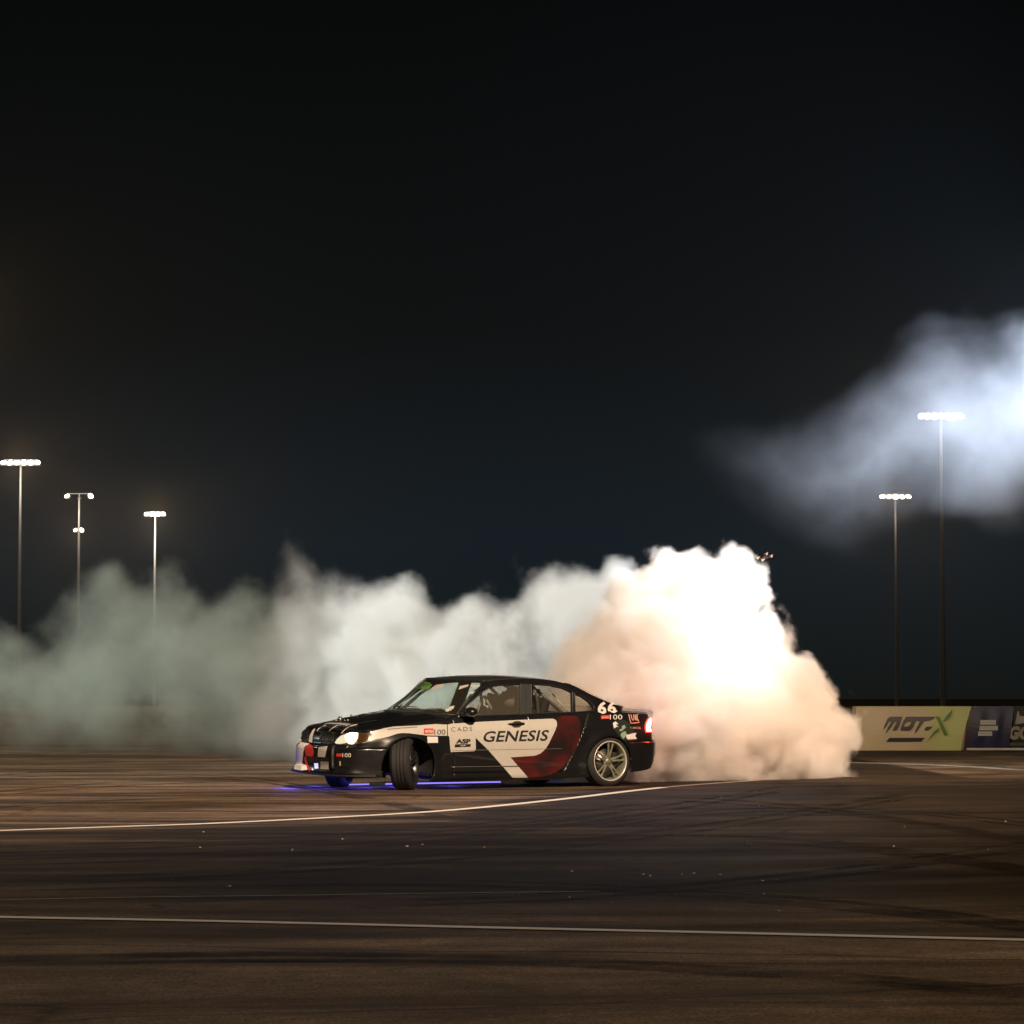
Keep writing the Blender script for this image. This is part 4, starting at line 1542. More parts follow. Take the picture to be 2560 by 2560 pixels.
for x, y, p in ((0.05, 0.80, 16), (-0.05, 0.45, 14), (0.70, 1.25, 16), (0.25, 0.2, 10), (1.4, 0.5, 14), (2.1, 0.4, 14), (0.9, 0.4, 14)):
    car_lamp('underglow_lamp', 'POINT', (x, y, 0.10), (0.12, 0.10, 1.0), p * 0.35, 0.09)
car_lamp('headlamp_beam', 'SPOT', (-0.02, -0.55, 0.60), (1.0, 0.86, 0.62), 60, 0.05, (-8, -1.2, 0.2), 50, 0.6)
car_lamp('headlamp_beam', 'SPOT', (-0.02, 0.55, 0.60), (1.0, 0.86, 0.62), 60, 0.05, (-8, 1.2, 0.2), 50, 0.6)
# ------------------------------------------------------------ driver
def skinned(name, chains, m, parent=None, lvl=2, root=0):
    """chains: list of [(x, y, z, radius), ...]; equal points are shared."""
    vs, rad, es, idx = [], [], [], {}
    for ch in chains:
        prev = None
        for x, y, z, r in ch:
            k = (round(x, 4), round(y, 4), round(z, 4))
            if k not in idx:
                idx[k] = len(vs)
                vs.append((x, y, z))
                rad.append(r)
            i = idx[k]
            if prev is not None and prev != i: es.append((prev, i))
            prev = i
    me = bpy.data.meshes.new(name)
    me.from_pydata(vs, es, [])
    o = bpy.data.objects.new(name, me)
    COL.objects.link(o)
    o.modifiers.new('skin', 'SKIN')
    for i, r in enumerate(rad):
        me.skin_vertices[0].data[i].radius = (r, r)
        me.skin_vertices[0].data[i].use_root = i == root
    s = o.modifiers.new('sub', 'SUBSURF')
    s.levels = s.render_levels = lvl
    dg = bpy.context.evaluated_depsgraph_get()
    m2 = bpy.data.meshes.new_from_object(o.evaluated_get(dg))
    bpy.data.objects.remove(o)
    for p in m2.polygons: p.use_smooth = True
    m2.materials.clear()
    m2.materials.append(m)
    o = bpy.data.objects.new(name, m2)
    COL.objects.link(o)
    if parent is not None: o.parent = parent
    return o


M_SUIT = mat('race_suit', (0.07, 0.065, 0.06), 0.8, noise=0.3, nscale=20)
dy = -0.36
ch = [[(2.55, dy, 0.50, .13), (2.60, dy, 0.66, .14), (2.62, dy, 0.80, .155), (2.58, dy, 0.90, .06), (2.54, dy, 0.96, .055), (2.52, dy, 1.04, .09), (2.52, dy, 1.10, .07)]]
for s_ in (-1, 1):
    ch.append([(2.62, dy, 0.80, .155), (2.58, dy + s_ * 0.19, 0.83, .065), (2.42, dy + s_ * 0.23, 0.68, .05), (2.22, dy + s_ * 0.19, 0.74, .038), (2.10, dy + s_ * 0.165, 0.80, .036), (2.05, dy + s_ * 0.16, 0.82, .030)])
    for f in range(4):
        ch.append([(2.05, dy + s_ * 0.16, 0.82, .030), (2.00, dy + s_ * (0.145 + f * 0.004), 0.845 - f * 0.02, .010), (1.985, dy + s_ * 0.17, 0.85 - f * 0.02, .009), (2.005, dy + s_ * 0.19, 0.85 - f * 0.02, .008)])
    ch.append([(2.05, dy + s_ * 0.16, 0.82, .030), (2.04, dy + s_ * 0.13, 0.855, .010), (2.015, dy + s_ * 0.135, 0.875, .009)])
    ch.append([(2.55, dy, 0.50, .13), (2.50, dy + s_ * 0.10, 0.48, .09), (2.12, dy + s_ * 0.13, 0.58, .07), (1.86, dy + s_ * 0.12, 0.36, .05), (1.76, dy + s_ * 0.12, 0.32, .04), (1.68, dy + s_ * 0.12, 0.40, .035)])
driver = skinned('person', ch, M_SUIT)
driver.matrix_world = MB_
tag(driver, 'driver in a dark race suit and helmet at the wheel of the drift car', 'person')
b = bmesh.new()
bmesh.ops.create_uvsphere(b, u_segments=28, v_segments=18, radius=1, matrix=Matrix.Translation((2.50, dy, 1.055)) @ Matrix.Diagonal((0.150, 0.122, 0.135, 1)))
for v in b.verts:
    if v.co.x < 2.42 and v.co.z < 1.04: v.co.x -= 0.02
hel = link_bm('helmet', b, mat('helmet_grey', (0.26, 0.24, 0.21), 0.25, coat=0.8), driver, True)
b = bmesh.new()
for i in range(9):
    for j in range(4):
        a = R(-70 + i * 17.5)
        h = -0.02 + j * 0.028
        b.verts.new((2.50 - 0.156 * math.cos(a) * math.cos(h * 3), dy + 0.128 * math.sin(a), 1.075 + h))
b.verts.ensure_lookup_table()
for i in range(8):
    for j in range(3): b.faces.new([b.verts[q] for q in (i * 4 + j, i * 4 + j + 1, (i + 1) * 4 + j + 1, (i + 1) * 4 + j)])
link_bm('visor', b, mat('visor_mirror', (0.5, 0.42, 0.34), 0.12, 0.9), driver, True)

# ------------------------------------------------------------ printed foam barriers on the right
YB = ground_at(2300, 1876).y


def barrier(px0, px1, label, mats, slant, top_in=0.0, zt=None, depth=0.75, face_m=None, side_m=None, Y=None):
    Y = Y or YB
    z0, z1 = 0.0, at(2300, 1766, Y).z if zt is None else zt
    xa, xb = at(px0, 1876, Y).x, at(px1, 1876, Y).x
    root = empty('foam_barrier', ((xa + xb) / 2, Y, 0))
    tag(root, label, 'barrier', 'printed foam barriers along the track')
    cx = root.location.x
    # body: long block, ends leaning, front face bowed
    b = bmesh.new()
    n, mz = 24, 8
    fr = {}
    for i in range(n + 1):
        for j in range(mz + 1):
            t = j / mz
            x = xa + (xb - xa) * i / n - cx + slant * (t ** 1.6) * (0.0 if i < n else 1.0)
            x = (xa - cx) + (i / n) * ((xb - cx + slant * t ** 1.5) - (xa - cx + 0.10 * t)) + 0.10 * t
            z = z0 + (z1 - z0) * t
            yb = -0.05 * math.sin(math.pi * t) + 0.04 * t + 0.010 * math.sin(i * 0.7) * math.sin(math.pi * t)
            fr[i, j] = Vector((x, yb, z))
    V = {k: b.verts.new(v) for k, v in fr.items()}
    B = {k: b.verts.new((v.x, v.y + depth - 0.08 * (k[1] / mz), v.z)) for k, v in fr.items()}
    for i in range(n):
        for j in range(mz):
            b.faces.new((V[i, j], V[i + 1, j], V[i + 1, j + 1], V[i, j + 1]))
            b.faces.new((B[i, j], B[i, j + 1], B[i + 1, j + 1], B[i + 1, j]))
        b.faces.new((V[i, mz], V[i + 1, mz], B[i + 1, mz], B[i, mz]))
        b.faces.new((V[i, 0], B[i, 0], B[i + 1, 0], V[i + 1, 0]))
    for j in range(mz):
        for i_, fl in ((0, 1), (n, 0)):
            q = (V[i_, j], V[i_, j + 1], B[i_, j + 1], B[i_, j])
            b.faces.new(q if fl else q[::-1])
    bmesh.ops.recalc_face_normals(b, faces=b.faces)
    link_bm('block', b, face_m, root)

    def surf(px, py, off):
        u = px
        p = at(px, py, Y)
        t = min(max((p.z - z0) / (z1 - z0), 0), 1)
        return Vector((p.x - cx, -0.05 * math.sin(math.pi * t) + 0.04 * t - off - 0.012, p.z))
    return root, surf


def on_barrier(root, surf, name, poly, m, off=0.003, step=12):
    b = fill2d([poly], step)
    for v in b.verts: v.co = surf(v.co.x, v.co.y, off)
    return link_bm(name, b, m, root)


def vinyl(name, c1, c2, lo, hi):
    """Printed gradient between two ink colours along the barrier."""
    m = mat(name, c1, 0.6)
    t = m.node_tree
    b = t.nodes['Principled BSDF']
    co = t.nodes.new('ShaderNodeTexCoord')
    s_ = t.nodes.new('ShaderNodeSeparateXYZ')
    r = t.nodes.new('ShaderNodeMapRange')
    r.interpolation_type = 'SMOOTHSTEP'
    r.inputs['From Min'].default_value = lo
    r.inputs['From Max'].default_value = hi
    mx = t.nodes.new('ShaderNodeMix')
    mx.data_type = 'RGBA'
    mx.inputs['A'].default_value = (*c1, 1)
    mx.inputs['B'].default_value = (*c2, 1)
    t.links.new(co.outputs['Object'], s_.inputs[0])
    t.links.new(s_.outputs[0], r.inputs['Value'])
    t.links.new(r.outputs[0], mx.inputs['Factor'])
    t.links.new(mx.outputs['Result'], b.inputs['Base Color'])
    return m


V_Y = vinyl('vinyl_cream_green', (0.48, 0.38, 0.22), (0.44, 0.46, 0.16), 0.15, 0.75)
V_B = mat('vinyl_navy', (0.010, 0.014, 0.060), 0.5)
V_R = mat('vinyl_maroon', (0.05, 0.012, 0.022), 0.5)
V_G = mat('vinyl_dark_green', (0.07, 0.17, 0.015), 0.55)
V_W = mat('vinyl_white', (0.55, 0.58, 0.52), 0.6)
V_T = mat('vinyl_tan', (0.36, 0.31, 0.24), 0.6)
rt, sf = barrier(2130, 2403, 'cream and lime foam barrier with black and green lettering, beside the smoke', None, 0.22, face_m=V_Y)
K = lambda x, y: (2150 + x * 0.15528, 1750 + y * 0.15528)
for poly in ([K(372, 480), K(392, 400), (K(440, 300)), K(480, 268), K(680, 268), K(640, 400), K(600, 470), K(575, 492), K(515, 492), K(590, 350), K(560, 350), K(500, 440), K(400, 550), K(445, 440), K(500, 350), K(470, 350), K(420, 430)],
             [K(920, 268), K(1210, 268), K(1180, 310), K(1110, 335), K(1030, 345), K(960, 440), K(880, 550), K(885, 490), K(960, 345), K(900, 335)],
             [K(1060, 430), K(1165, 424), K(1130, 470), K(1080, 495), K(1025, 485)],
             [K(470, 608), K(1040, 608), K(985, 668), K(415, 672)]):
    on_barrier(rt, sf, 'lettering', poly, M_INK)
ob_ = fill2d([[K(740, 268), K(915, 266), K(900, 340), K(850, 440), K(800, 490), K(650, 490), K(655, 440), K(690, 350)], [K(770, 345), K(830, 345), K(800, 400), K(770, 425), K(700, 425), K(730, 370)]], 12)
for v in ob_.verts: v.co = sf(v.co.x, v.co.y, 0.003)
link_bm('lettering', ob_, M_INK, rt)
for poly in ([K(1210, 280), K(1240, 262), K(1275, 268), K(1345, 420), K(1410, 560), K(1360, 575), K(1290, 430), K(1250, 330)],
             [K(1335, 330), K(1400, 240), K(1470, 170), K(1490, 125), K(1485, 210), K(1450, 280), K(1390, 335), K(1350, 345)],
             [K(1085, 665), K(1120, 600), K(1180, 510), K(1250, 455), K(1285, 460), K(1270, 500), K(1200, 550), K(1130, 620)]):
    on_barrier(rt, sf, 'lettering', poly, V_G)
# next barrier: navy with three short rows of pale lettering, maroon end towards the first one
rt2, sf2 = barrier(2409, 2523, 'navy foam barrier with three short pale lines of lettering', None, 0.12, face_m=V_B, depth=0.7, Y=YB + 0.45)
Q = lambda x, y: (2420 + x * 0.07246, 1750 + y * 0.07246)
on_barrier(rt2, sf2, 'end_band', [Q(-120, 1750), Q(60, 1300), Q(130, 700), Q(170, 230), Q(10, 230), Q(-20, 700), Q(-90, 1300), Q(-150, 1750)], V_R)


def bar_text(rt_, sf_, txt, box, m, shear=0.1, bold=0.03):
    b = text_bm(txt, box, shear, bold)
    for v in b.verts: v.co = sf_(v.co.x, v.co.y, 0.006)
    link_bm('lettering', b, m, rt_)


for (a, c) in (((420, 690), (970, 850)), ((390, 890), (1040, 1045)), ((345, 1080), (810, 1235))):
    q0, q1 = Q(*a), Q(*c)
    w_ = q1[0] - q0[0]
    k = 0
    x = q0[0]
    rs_ = random.Random(int(a[1]))
    while x < q1[0] - 1.5:      # blocky unreadable capitals: a row of small pale slabs with notches
        lw = rs_.uniform(3.6, 5.2)
        pl = [(x, q0[1]), (x + lw * 0.9, q0[1]), (x + lw * 0.9, (q0[1] + q1[1]) / 2 - 1), (x + lw * 0.45, (q0[1] + q1[1]) / 2), (x + lw * 0.9, (q0[1] + q1[1]) / 2 + 1), (x + lw * 0.86, q1[1]), (x - 1.0, q1[1])]
        on_barrier(rt2, sf2, 'letter_block', pl, V_W, 0.006, 50)
        x += lw
rt3, sf3 = barrier(2526, 2790, 'dark foam barrier with large pale lettering, cut by the right edge', None, 0.10, face_m=mat('vinyl_near_black', (0.012, 0.012, 0.010), 0.6), depth=0.7, Y=YB + 0.5)
on_barrier(rt3, sf3, 'emblem', [Q(1610, 830), Q(1640, 700), Q(1680, 500), Q(1720, 380), Q(1760, 400), Q(1760, 520), Q(1850, 560), Q(2600, 560), Q(2600, 760), Q(1950, 780), Q(1750, 830)], V_T)
bar_text(rt3, sf3, 'GORI', (Q(1400, 0)[0], Q(0, 900)[1], Q(2600, 0)[0], Q(0, 1370)[1]), V_T, 0.2, 0.06)
bar_text(rt3, sf3, 'DRIFT TRACK', (Q(1400, 0)[0], Q(0, 1460)[1], Q(2900, 0)[0], Q(0, 1580)[1]), mat('vinyl_grey', (0.12, 0.12, 0.10), 0.6), 0.2, 0.03) if False else on_barrier(rt3, sf3, 'print_band', [Q(1400, 1470), Q(2700, 1470), Q(2690, 1580), Q(1380, 1580)], mat('vinyl_grey', (0.09, 0.09, 0.07), 0.6))
# pale kerb board along the foot of the barriers
a_, b_ = at(2416, 1880, YB + 0.25), at(3000, 1880, YB + 0.25)
b = bmesh.new()
bx(b, ((a_.x + b_.x) / 2, YB + 0.28, 0.022), (b_.x - a_.x, 0.10, 0.045), bev=0.008)
kb = link_bm('kerb_board', b, mat('kerb_white', (0.6, 0.58, 0.48), 0.6, noise=0.35, nscale=4))
tag(kb, 'low pale board lying along the foot of the navy barrier', 'board')

# ------------------------------------------------------------ small camera drone over the smoke
dc = at(1912, 1396, 39.6)
dr = empty('camera_drone', dc, (R(18), R(-22), R(25)))
tag(dr, 'small dark drone with reddish lights hovering at the smoke edge', 'drone')
M_CARB = mat('carbon', (0.02, 0.018, 0.018), 0.4)
M_DREG = mat('drone_pale_shell', (0.55, 0.36, 0.30), 0.4)
b = bmesh.new()
bx(b, (0, 0, 0), (0.075, 0.035, 0.028), bev=0.006)
bx(b, (0.0, 0, 0.022), (0.05, 0.03, 0.016), bev=0.004)
link_bm('fuselage', b, M_CARB, dr)
for sx_, sy_ in ((1, 1), (1, -1), (-1, 1), (-1, -1)):
    b = bmesh.new()
    tube(b, [(0.02 * sx_, 0.012 * sy_, 0), (0.072 * sx_, 0.055 * sy_, 0.008)], 0.005, 6)
    arm = link_bm('arm', b, M_CARB, dr)
    b = bmesh.new()
    lathe(b, [(0, -0.008), (0.010, -0.008), (0.010, 0.012), (0, 0.012)], 12, 'Z', (0.072 * sx_, 0.055 * sy_, 0.012))
    link_bm('motor', b, M_DREG, arm)
    b = bmesh.new()
    for bl in range(3):
        aa = bl * 2 * math.pi / 3 + sx_ * 0.4
        bx(b, (0.072 * sx_ + 0.016 * math.cos(aa), 0.055 * sy_ + 0.016 * math.sin(aa), 0.027), (0.034, 0.009, 0.0016), rot=(0.25, 0, aa))
    link_bm('propeller', b, M_DREG, arm)
b = bmesh.new()
bx(b, (-0.045, 0, -0.008), (0.022, 0.022, 0.022), bev=0.005)
link_bm('camera', b, M_CARB, dr)
b = bmesh.new()
bx(b, (0.042, 0, 0.0), (0.006, 0.02, 0.012), bev=0.002)
link_bm('tail_light', b, emat('drone_led', (1.0, 0.16, 0.08), 1.2), dr)

# ------------------------------------------------------------ crumbs of rubber and paper on the asphalt
LIT = [(732, 2124, 5, 1), (730, 2128, 3, 1), (1018, 2116, 6, 1), (857, 2098, 5, .7), (1056, 2111, 4, .8), (1211, 2118, 4, .8), (1608, 2186, 9, 1), (1626, 2190, 8, .8), (1705, 2186, 5, 1), (1734, 2184, 8, .9), (1430, 2179, 7, .7), (1800, 2187, 6, .5), (575, 2216, 10, .5), (1424, 2243, 5, .7), (1529, 2257, 3, 1), (1909, 2235, 5, .8), (1947, 2277, 6, .8), (2235, 2116, 7, .7), (2262, 2067, 4, .9), (2514, 2054, 6, .8), (510, 2080, 6, .5), (500, 2119, 5, .5), (429, 2196, 3, .9), (1907, 2202, 8, .4), (2470, 2125, 3, .7)]
b = bmesh.new()
for px, py, w, lum in LIT:
    g = ground_at(px, py)
    sz = w * g.y / FPX * 0.7
    for q in range(3):
        c = g + Vector((random.uniform(-.4, .4) * sz, random.uniform(-1, 1) * sz * 2, sz * 0.12))
        bx(b, c, (sz * random.uniform(.3, .8), sz * random.uniform(.5, 1.4), sz * 0.3), rot=(random.uniform(-.5, .5), random.uniform(-.5, .5), random.uniform(0, 3)))
lt = link_bm('litter', b, mat('paper_scraps', (0.62, 0.60, 0.55), 0.7, noise=0.3, nscale=5))
tag(lt, 'pale crumbs of rubber and paper scattered over the asphalt', kind='stuff')
# ------------------------------------------------------------ smoke
def volume_mat(name, dens, col=(0.96, 0.96, 0.96), aniso=0.25):
    m = bpy.data.materials.new(name)
    m.use_nodes = True
    t = m.node_tree
    t.nodes.clear()
    o = t.nodes.new('ShaderNodeOutputMaterial')
    v = t.nodes.new('ShaderNodeVolumePrincipled')
    v.inputs['Color'].default_value = (*col, 1)
    v.inputs['Density'].default_value = dens
    v.inputs['Density Attribute'].default_value = 'density'
    v.inputs['Anisotropy'].default_value = aniso
    t.links.new(v.outputs[0], o.inputs['Volume'])
    return m


def lattice(P, scale, seed):
    """Gradient noise in about -1..1 at points P, on axes turned differently for every seed."""
    rs = np.random.RandomState(seed)
    n = 32
    g = rs.normal(size=(n, n, n, 3))
    g /= np.linalg.norm(g, axis=-1, keepdims=True)
    G = [np.ascontiguousarray(g[..., k], dtype=np.float32) for k in range(3)]
    M = np.array(Euler(rs.uniform(0, 6.28, 3)).to_matrix(), dtype=np.float32) * scale
    idx, fr, fd = [], [], []
    for k in range(3):
        c = P[0] * M[k, 0] + P[1] * M[k, 1] + P[2] * M[k, 2] + np.float32(100.3 + k * 7.7 + seed * 3.1)
        i = np.floor(c).astype(np.int32)
        f = (c - i).astype(np.float32)
        idx.append((i % n, (i + 1) % n))
        fr.append(f)
        fd.append(f * f * f * (f * (f * 6 - 15) + 10))
    out = 0
    for a in (0, 1):
        wa = fd[0] if a else 1 - fd[0]
        for b in (0, 1):
            wab = wa * (fd[1] if b else 1 - fd[1])
            for c in (0, 1):
                w = wab * (fd[2] if c else 1 - fd[2])
                I = (idx[0][a] * n + idx[1][b]) * n + idx[2][c]
                out = out + w * (G[0].ravel()[I] * (fr[0] - a) + G[1].ravel()[I] * (fr[1] - b) + G[2].ravel()[I] * (fr[2] - c))
    return out * 1.5


def poly_sd(poly, px, py):
    """Signed distance in pixels (negative inside) from arrays px, py to a closed outline."""
    d = np.full(px.shape, 1e9, np.float32)
    inside = np.zeros(px.shape, bool)
    n = len(poly)
    for i in range(n):
        (x0, y0), (x1, y1) = poly[i], poly[(i + 1) % n]
        ex, ey = x1 - x0, y1 - y0
        t = np.clip(((px - x0) * ex + (py - y0) * ey) / (ex * ex + ey * ey + 1e-9), 0, 1)
        d = np.minimum(d, np.hypot(px - x0 - t * ex, py - y0 - t * ey))
        if y0 != y1:
            c = ((y0 > py) != (y1 > py)) & (px < (x1 - x0) * (py - y0) / (y1 - y0) + x0)
            inside ^= c
    return np.where(inside, -d, d)


def smoke(name, outline, depth, halfthick, voxel, soft, amp, nscale, m, label, seed=0, pad=0.5, octs=5, inner=0.5, billow=0.7, thin=None, fat=60.0, warp=0.2):
    """A bank of smoke as a fog volume computed with numpy.
    outline: its silhouette, authored in photo pixels; depth: [(px, distance)]; halfthick: half its depth in metres;
    fat: how far in from the edge (pixels) it reaches full thickness."""
    dx_, dy_ = [k[0] for k in depth], [k[1] for k in depth]
    corners = [at(px, py, float(np.interp(px, dx_, dy_))) for px, py in outline]
    lo = [min(c[k] for c in corners) - pad - (halfthick if k == 1 else 0) for k in range(3)]
    hi = [max(c[k] for c in corners) + pad + (halfthick if k == 1 else 0) for k in range(3)]
    lo[2] = max(lo[2], -0.02)
    res = [int((hi[k] - lo[k]) / voxel[k]) + 1 for k in range(3)]
    ax = [np.linspace(lo[k], hi[k], res[k], dtype=np.float32) for k in range(3)]
    X, Y, Z = ax[0][:, None, None], ax[1][None, :, None], ax[2][None, None, :]
    f3 = [np.broadcast_to(a, res) for a in (X, Y, Z)]
    w = [lattice(f3, nscale * 0.8, seed + 31 + k) * (warp / nscale) for k in range(3)]
    Wp = [f3[k] + w[k] for k in range(3)]
    # pixel position of every voxel as seen from the viewpoint the outline was traced from
    px = 1280.0 + FPX * Wp[0] / Wp[1]
    py = YH - FPX * (Wp[2] - H_CAM) / Wp[1]
    gx = np.arange(min(p[0] for p in outline) - 260, max(p[0] for p in outline) + 260, 4, dtype=np.float32)
    gy = np.arange(min(p[1] for p in outline) - 260, max(p[1] for p in outline) + 260, 4, dtype=np.float32)
    T = poly_sd(outline, *np.meshgrid(gx, gy, indexing='ij'))
    ix = np.clip((px - gx[0]) / 4, 0, len(gx) - 1.01)
    iy = np.clip((py - gy[0]) / 4, 0, len(gy) - 1.01)
    i0, j0 = ix.astype(np.int32), iy.astype(np.int32)
    fx, fy = ix - i0, iy - j0
    s2 = T[i0, j0] * (1 - fx) * (1 - fy) + T[i0 + 1, j0] * fx * (1 - fy) + T[i0, j0 + 1] * (1 - fx) * fy + T[i0 + 1, j0 + 1] * fx * fy
    yc = np.interp(px, dx_, dy_).astype(np.float32)
    th = halfthick * np.sqrt(np.clip(-s2 / fat, 0, 1))
    sd = np.maximum(s2 * yc / FPX, (np.abs(Wp[1] - yc) - th) * 0.8)
    disp = np.zeros(res, np.float32)
    s, a = nscale, 1.0
    for k in range(octs):
        n = lattice(Wp, s, seed + k)
        disp += a * (billow * (np.abs(n) * 2.6 - 0.75) + (1 - billow) * n * 1.4)
        s *= 2.03
        a *= 0.6
    sd -= amp * disp
    den = np.clip(-sd / soft, 0, 1)
    inn = np.zeros(res, np.float32)
    s, a = nscale * 0.6, 1.0
    for k in range(6):
        inn += a * lattice(Wp, s, seed + 50 + k)
        s *= 2.1
        a *= 0.72
    den *= np.clip(1 + inner * inn * 2.0, 0.03, 3)
    if thin is not None: den *= thin(X, Y, Z)
    n = int(np.prod(res))
    me = bpy.data.meshes.new(name)
    me.vertices.add(n)
    at_ = me.attributes.new('fog', 'FLOAT', 'POINT')
    at_.data.foreach_set('value', np.ascontiguousarray(den, dtype=np.float32).ravel())
    o = bpy.data.objects.new(name, me)
    COL.objects.link(o)
    me.materials.append(m)
    g = bpy.data.node_groups.new(name, 'GeometryNodeTree')
    g.interface.new_socket('Geometry', in_out='INPUT', socket_type='NodeSocketGeometry')
    g.interface.new_socket('Geometry', in_out='OUTPUT', socket_type='NodeSocketGeometry')
    N = g.nodes.new
    L = g.links.new
    gi, go = N('NodeGroupInput'), N('NodeGroupOutput')
    vc = N('GeometryNodeVolumeCube')
    vc.inputs['Min'].default_value = lo
    vc.inputs['Max'].default_value = hi
    for k, x in enumerate('XYZ'): vc.inputs['Resolution ' + x].default_value = res[k]
    pos = N('GeometryNodeInputPosition')
    sx = N('ShaderNodeSeparateXYZ')
    L(pos.outputs[0], sx.inputs[0])
    tot = None
    for k, stride in enumerate((res[1] * res[2], res[2], 1)):
        m1 = N('ShaderNodeMapRange')
        m1.inputs['From Min'].default_value = lo[k]
        m1.inputs['From Max'].default_value = hi[k]
        m1.inputs['To Max'].default_value = res[k] - 1
        L(sx.outputs[k], m1.inputs['Value'])
        fi = N('FunctionNodeFloatToInt')
        fi.rounding_mode = 'ROUND'
        L(m1.outputs[0], fi.inputs[0])
        mu = N('FunctionNodeIntegerMath')
        mu.operation = 'MULTIPLY'
        L(fi.outputs[0], mu.inputs[0])
        mu.inputs[1].default_value = stride
        if tot is None: tot = mu.outputs[0]
        else:
            ad = N('FunctionNodeIntegerMath')
            ad.operation = 'ADD'
            L(tot, ad.inputs[0])
            L(mu.outputs[0], ad.inputs[1])
            tot = ad.outputs[0]
    na = N('GeometryNodeInputNamedAttribute')
    na.data_type = 'FLOAT'
    na.inputs['Name'].default_value = 'fog'
    si = N('GeometryNodeSampleIndex')
    si.data_type = 'FLOAT'
    si.domain = 'POINT'
    si.clamp = True
    L(gi.outputs[0], si.inputs['Geometry'])
    L(na.outputs['Attribute'], si.inputs['Value'])
    L(tot, si.inputs['Index'])
    L(si.outputs[0], vc.inputs['Density'])
    sm = N('GeometryNodeSetMaterial')
    sm.inputs['Material'].default_value = m
    L(vc.outputs[0], sm.inputs[0])
    L(sm.outputs[0], go.inputs[0])
    o.modifiers.new('smoke', 'NODES').node_group = g
    o['kind'] = 'stuff'
    o['label'] = label
    return o


PLUME = [(1330, 2000), (1330, 1750), (1360, 1670), (1400, 1600), (1445, 1545), (1490, 1490), (1535, 1450), (1580, 1425), (1620, 1400), (1645, 1380), (1668, 1368), (1695, 1382), (1745, 1375), (1785, 1388), (1820, 1372), (1843, 1356), (1868, 1366), (1890, 1390),
         (1925, 1405), (1938, 1430), (1920, 1465), (1938, 1500), (1912, 1532), (1950, 1545), (1985, 1575), (2000, 1620), (2035, 1640), (2075, 1680), (2100, 1730), (2105, 1765), (2150, 1790), (2160, 1830), (2145, 1880), (2128, 1900), (2126, 1935), (2100, 2000)]
MID = [(520, 2000), (530, 1800), (560, 1700), (610, 1610), (660, 1530), (672, 1460), (690, 1400), (698, 1360), (730, 1350), (762, 1372), (775, 1395), (800, 1425), (840, 1400), (880, 1425), (920, 1440), (960, 1430), (1000, 1432), (1045, 1440), (1075, 1462), (1090, 1490), (1110, 1500),
       (1150, 1485), (1200, 1480), (1245, 1478), (1290, 1470), (1320, 1425), (1360, 1400), (1400, 1405), (1440, 1400), (1490, 1425), (1505, 1385), (1545, 1382), (1580, 1400), (1620, 1450), (1640, 1560), (1640, 2000)]
LEFT = [(-260, 2000), (-260, 1620), (-100, 1560), (-20, 1540), (50, 1590), (95, 1600), (130, 1520), (170, 1470), (210, 1420), (255, 1385), (300, 1400), (330, 1440), (370, 1420), (410, 1382), (450, 1400), (480, 1460), (520, 1485), (560, 1470), (600, 1440), (650, 1450), (700, 1470), (780, 1500), (900, 1600), (960, 2000)]
BEAM = [(2760, 760), (2560, 815), (2400, 860), (2250, 895), (2140, 930), (2040, 960), (1930, 1000), (1800, 1020), (1690, 1050), (1680, 1210), (1820, 1290), (1990, 1340), (2060, 1400), (2130, 1420), (2240, 1350), (2370, 1300), (2480, 1270), (2560, 1250), (2760, 1220)]
smoke('smoke', PLUME, [(1330, 37.8), (1600, 38.3), (1850, 39.2), (2130, 40.2)], 1.5, (0.024, 0.045, 0.024), 0.20, 0.17, 1.9, volume_mat('tyre_smoke_dense', 5.0, (0.98, 0.95, 0.915), 0.0), 'dense white tyre smoke boiling up behind the rear wheel', 0, inner=0.5, octs=6, billow=0.8, fat=160, pad=0.4)
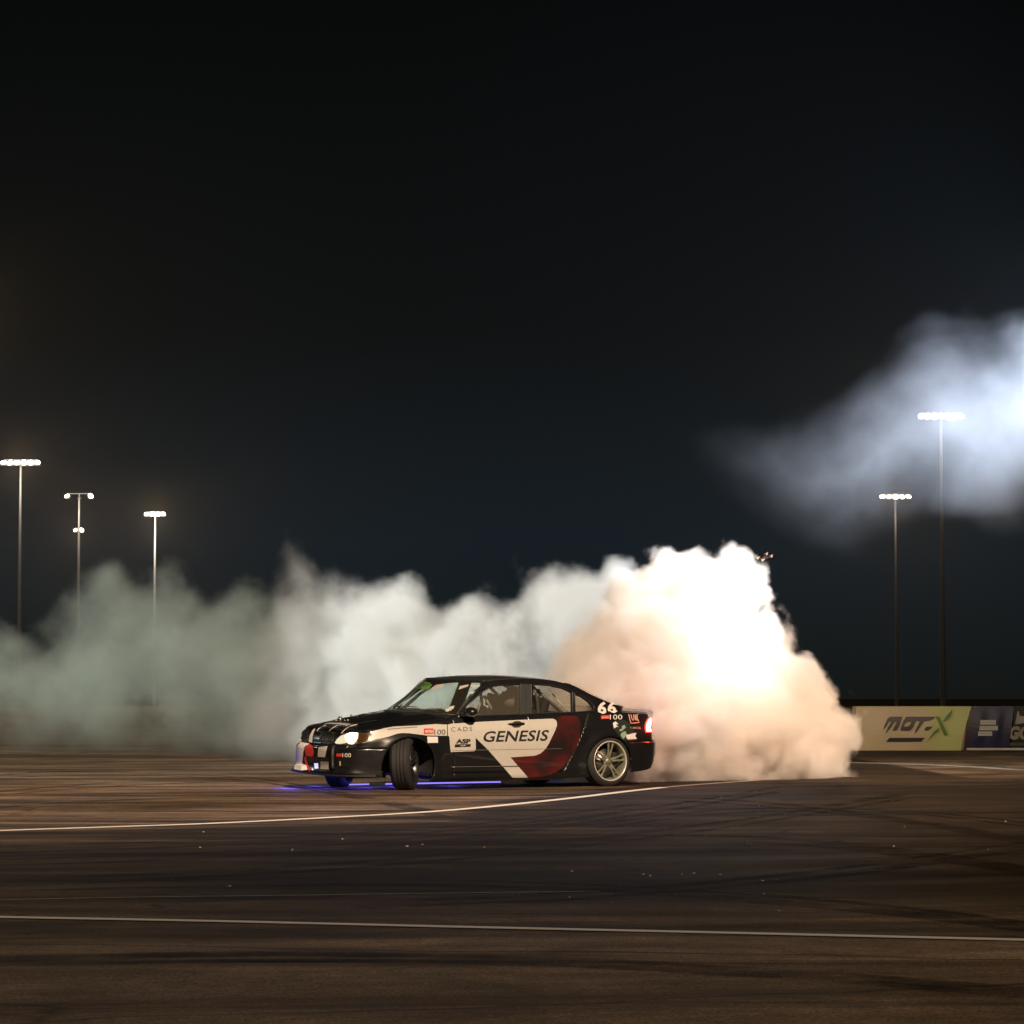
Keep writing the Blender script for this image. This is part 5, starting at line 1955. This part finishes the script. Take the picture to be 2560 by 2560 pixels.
smoke('smoke', MID, [(520, 52), (1000, 48), (1350, 44.5), (1640, 42)], 1.9, (0.05, 0.11, 0.05), 0.40, 0.26, 1.2, volume_mat('tyre_smoke_drifting', 1.6, (0.93, 0.94, 0.925), 0.2), 'grey tyre smoke drifting behind the roof and bonnet', 5, inner=0.9, pad=0.7, billow=0.6, octs=6, fat=120, thin=lambda X, Y, Z: np.clip((X + 5.4) / 3.9, 0, 1) ** 1.25 * np.clip(1.15 - Z * 0.17, 0.3, 1) * np.clip(0.3 + Z / 0.5, 0, 1))
smoke('smoke', LEFT, [(-260, 64), (300, 60.5), (900, 55)], 5.0, (0.09, 0.2, 0.09), 0.6, 0.50, 0.9, volume_mat('tyre_smoke_thin', 0.13, (0.80, 0.93, 0.90), 0.1), 'thin greenish smoke spreading low over the left of the track', 9, inner=1.6, pad=1.2, billow=0.35, octs=6, fat=160, thin=lambda X, Y, Z: np.clip(0.12 + Z / 0.9, 0, 1.25))
smoke('smoke', BEAM, [(1900, 44), (2760, 44)], 1.8, (0.08, 0.16, 0.08), 2.2, 0.40, 0.5, volume_mat('tyre_smoke_high', 0.40, (0.95, 0.96, 0.98), 0.35), 'pale smoke hanging high in the floodlight beam', 23, inner=0.6, pad=1.2, billow=0.3, fat=260, thin=lambda X, Y, Z: np.clip((X - 2.1) / 4.9, 0.0, 1.4) ** 1.6)

# ------------------------------------------------------------ night haze over the whole place
b = bmesh.new()
bx(b, (0, 250, 14), (700, 600, 30.5))
hz = link_bm('haze', b, None)
hm = bpy.data.materials.new('night_haze')
hm.use_nodes = True
t_ = hm.node_tree
t_.nodes.clear()
o_ = t_.nodes.new('ShaderNodeOutputMaterial')
v_ = t_.nodes.new('ShaderNodeVolumePrincipled')
v_.inputs['Color'].default_value = (0.80, 0.86, 0.96, 1)
v_.inputs['Density'].default_value = 0.00006
v_.inputs['Anisotropy'].default_value = 0.75
t_.links.new(v_.outputs[0], o_.inputs['Volume'])
hz.data.materials.append(hm)
tag(hz, 'thin night haze over the track', kind='stuff')
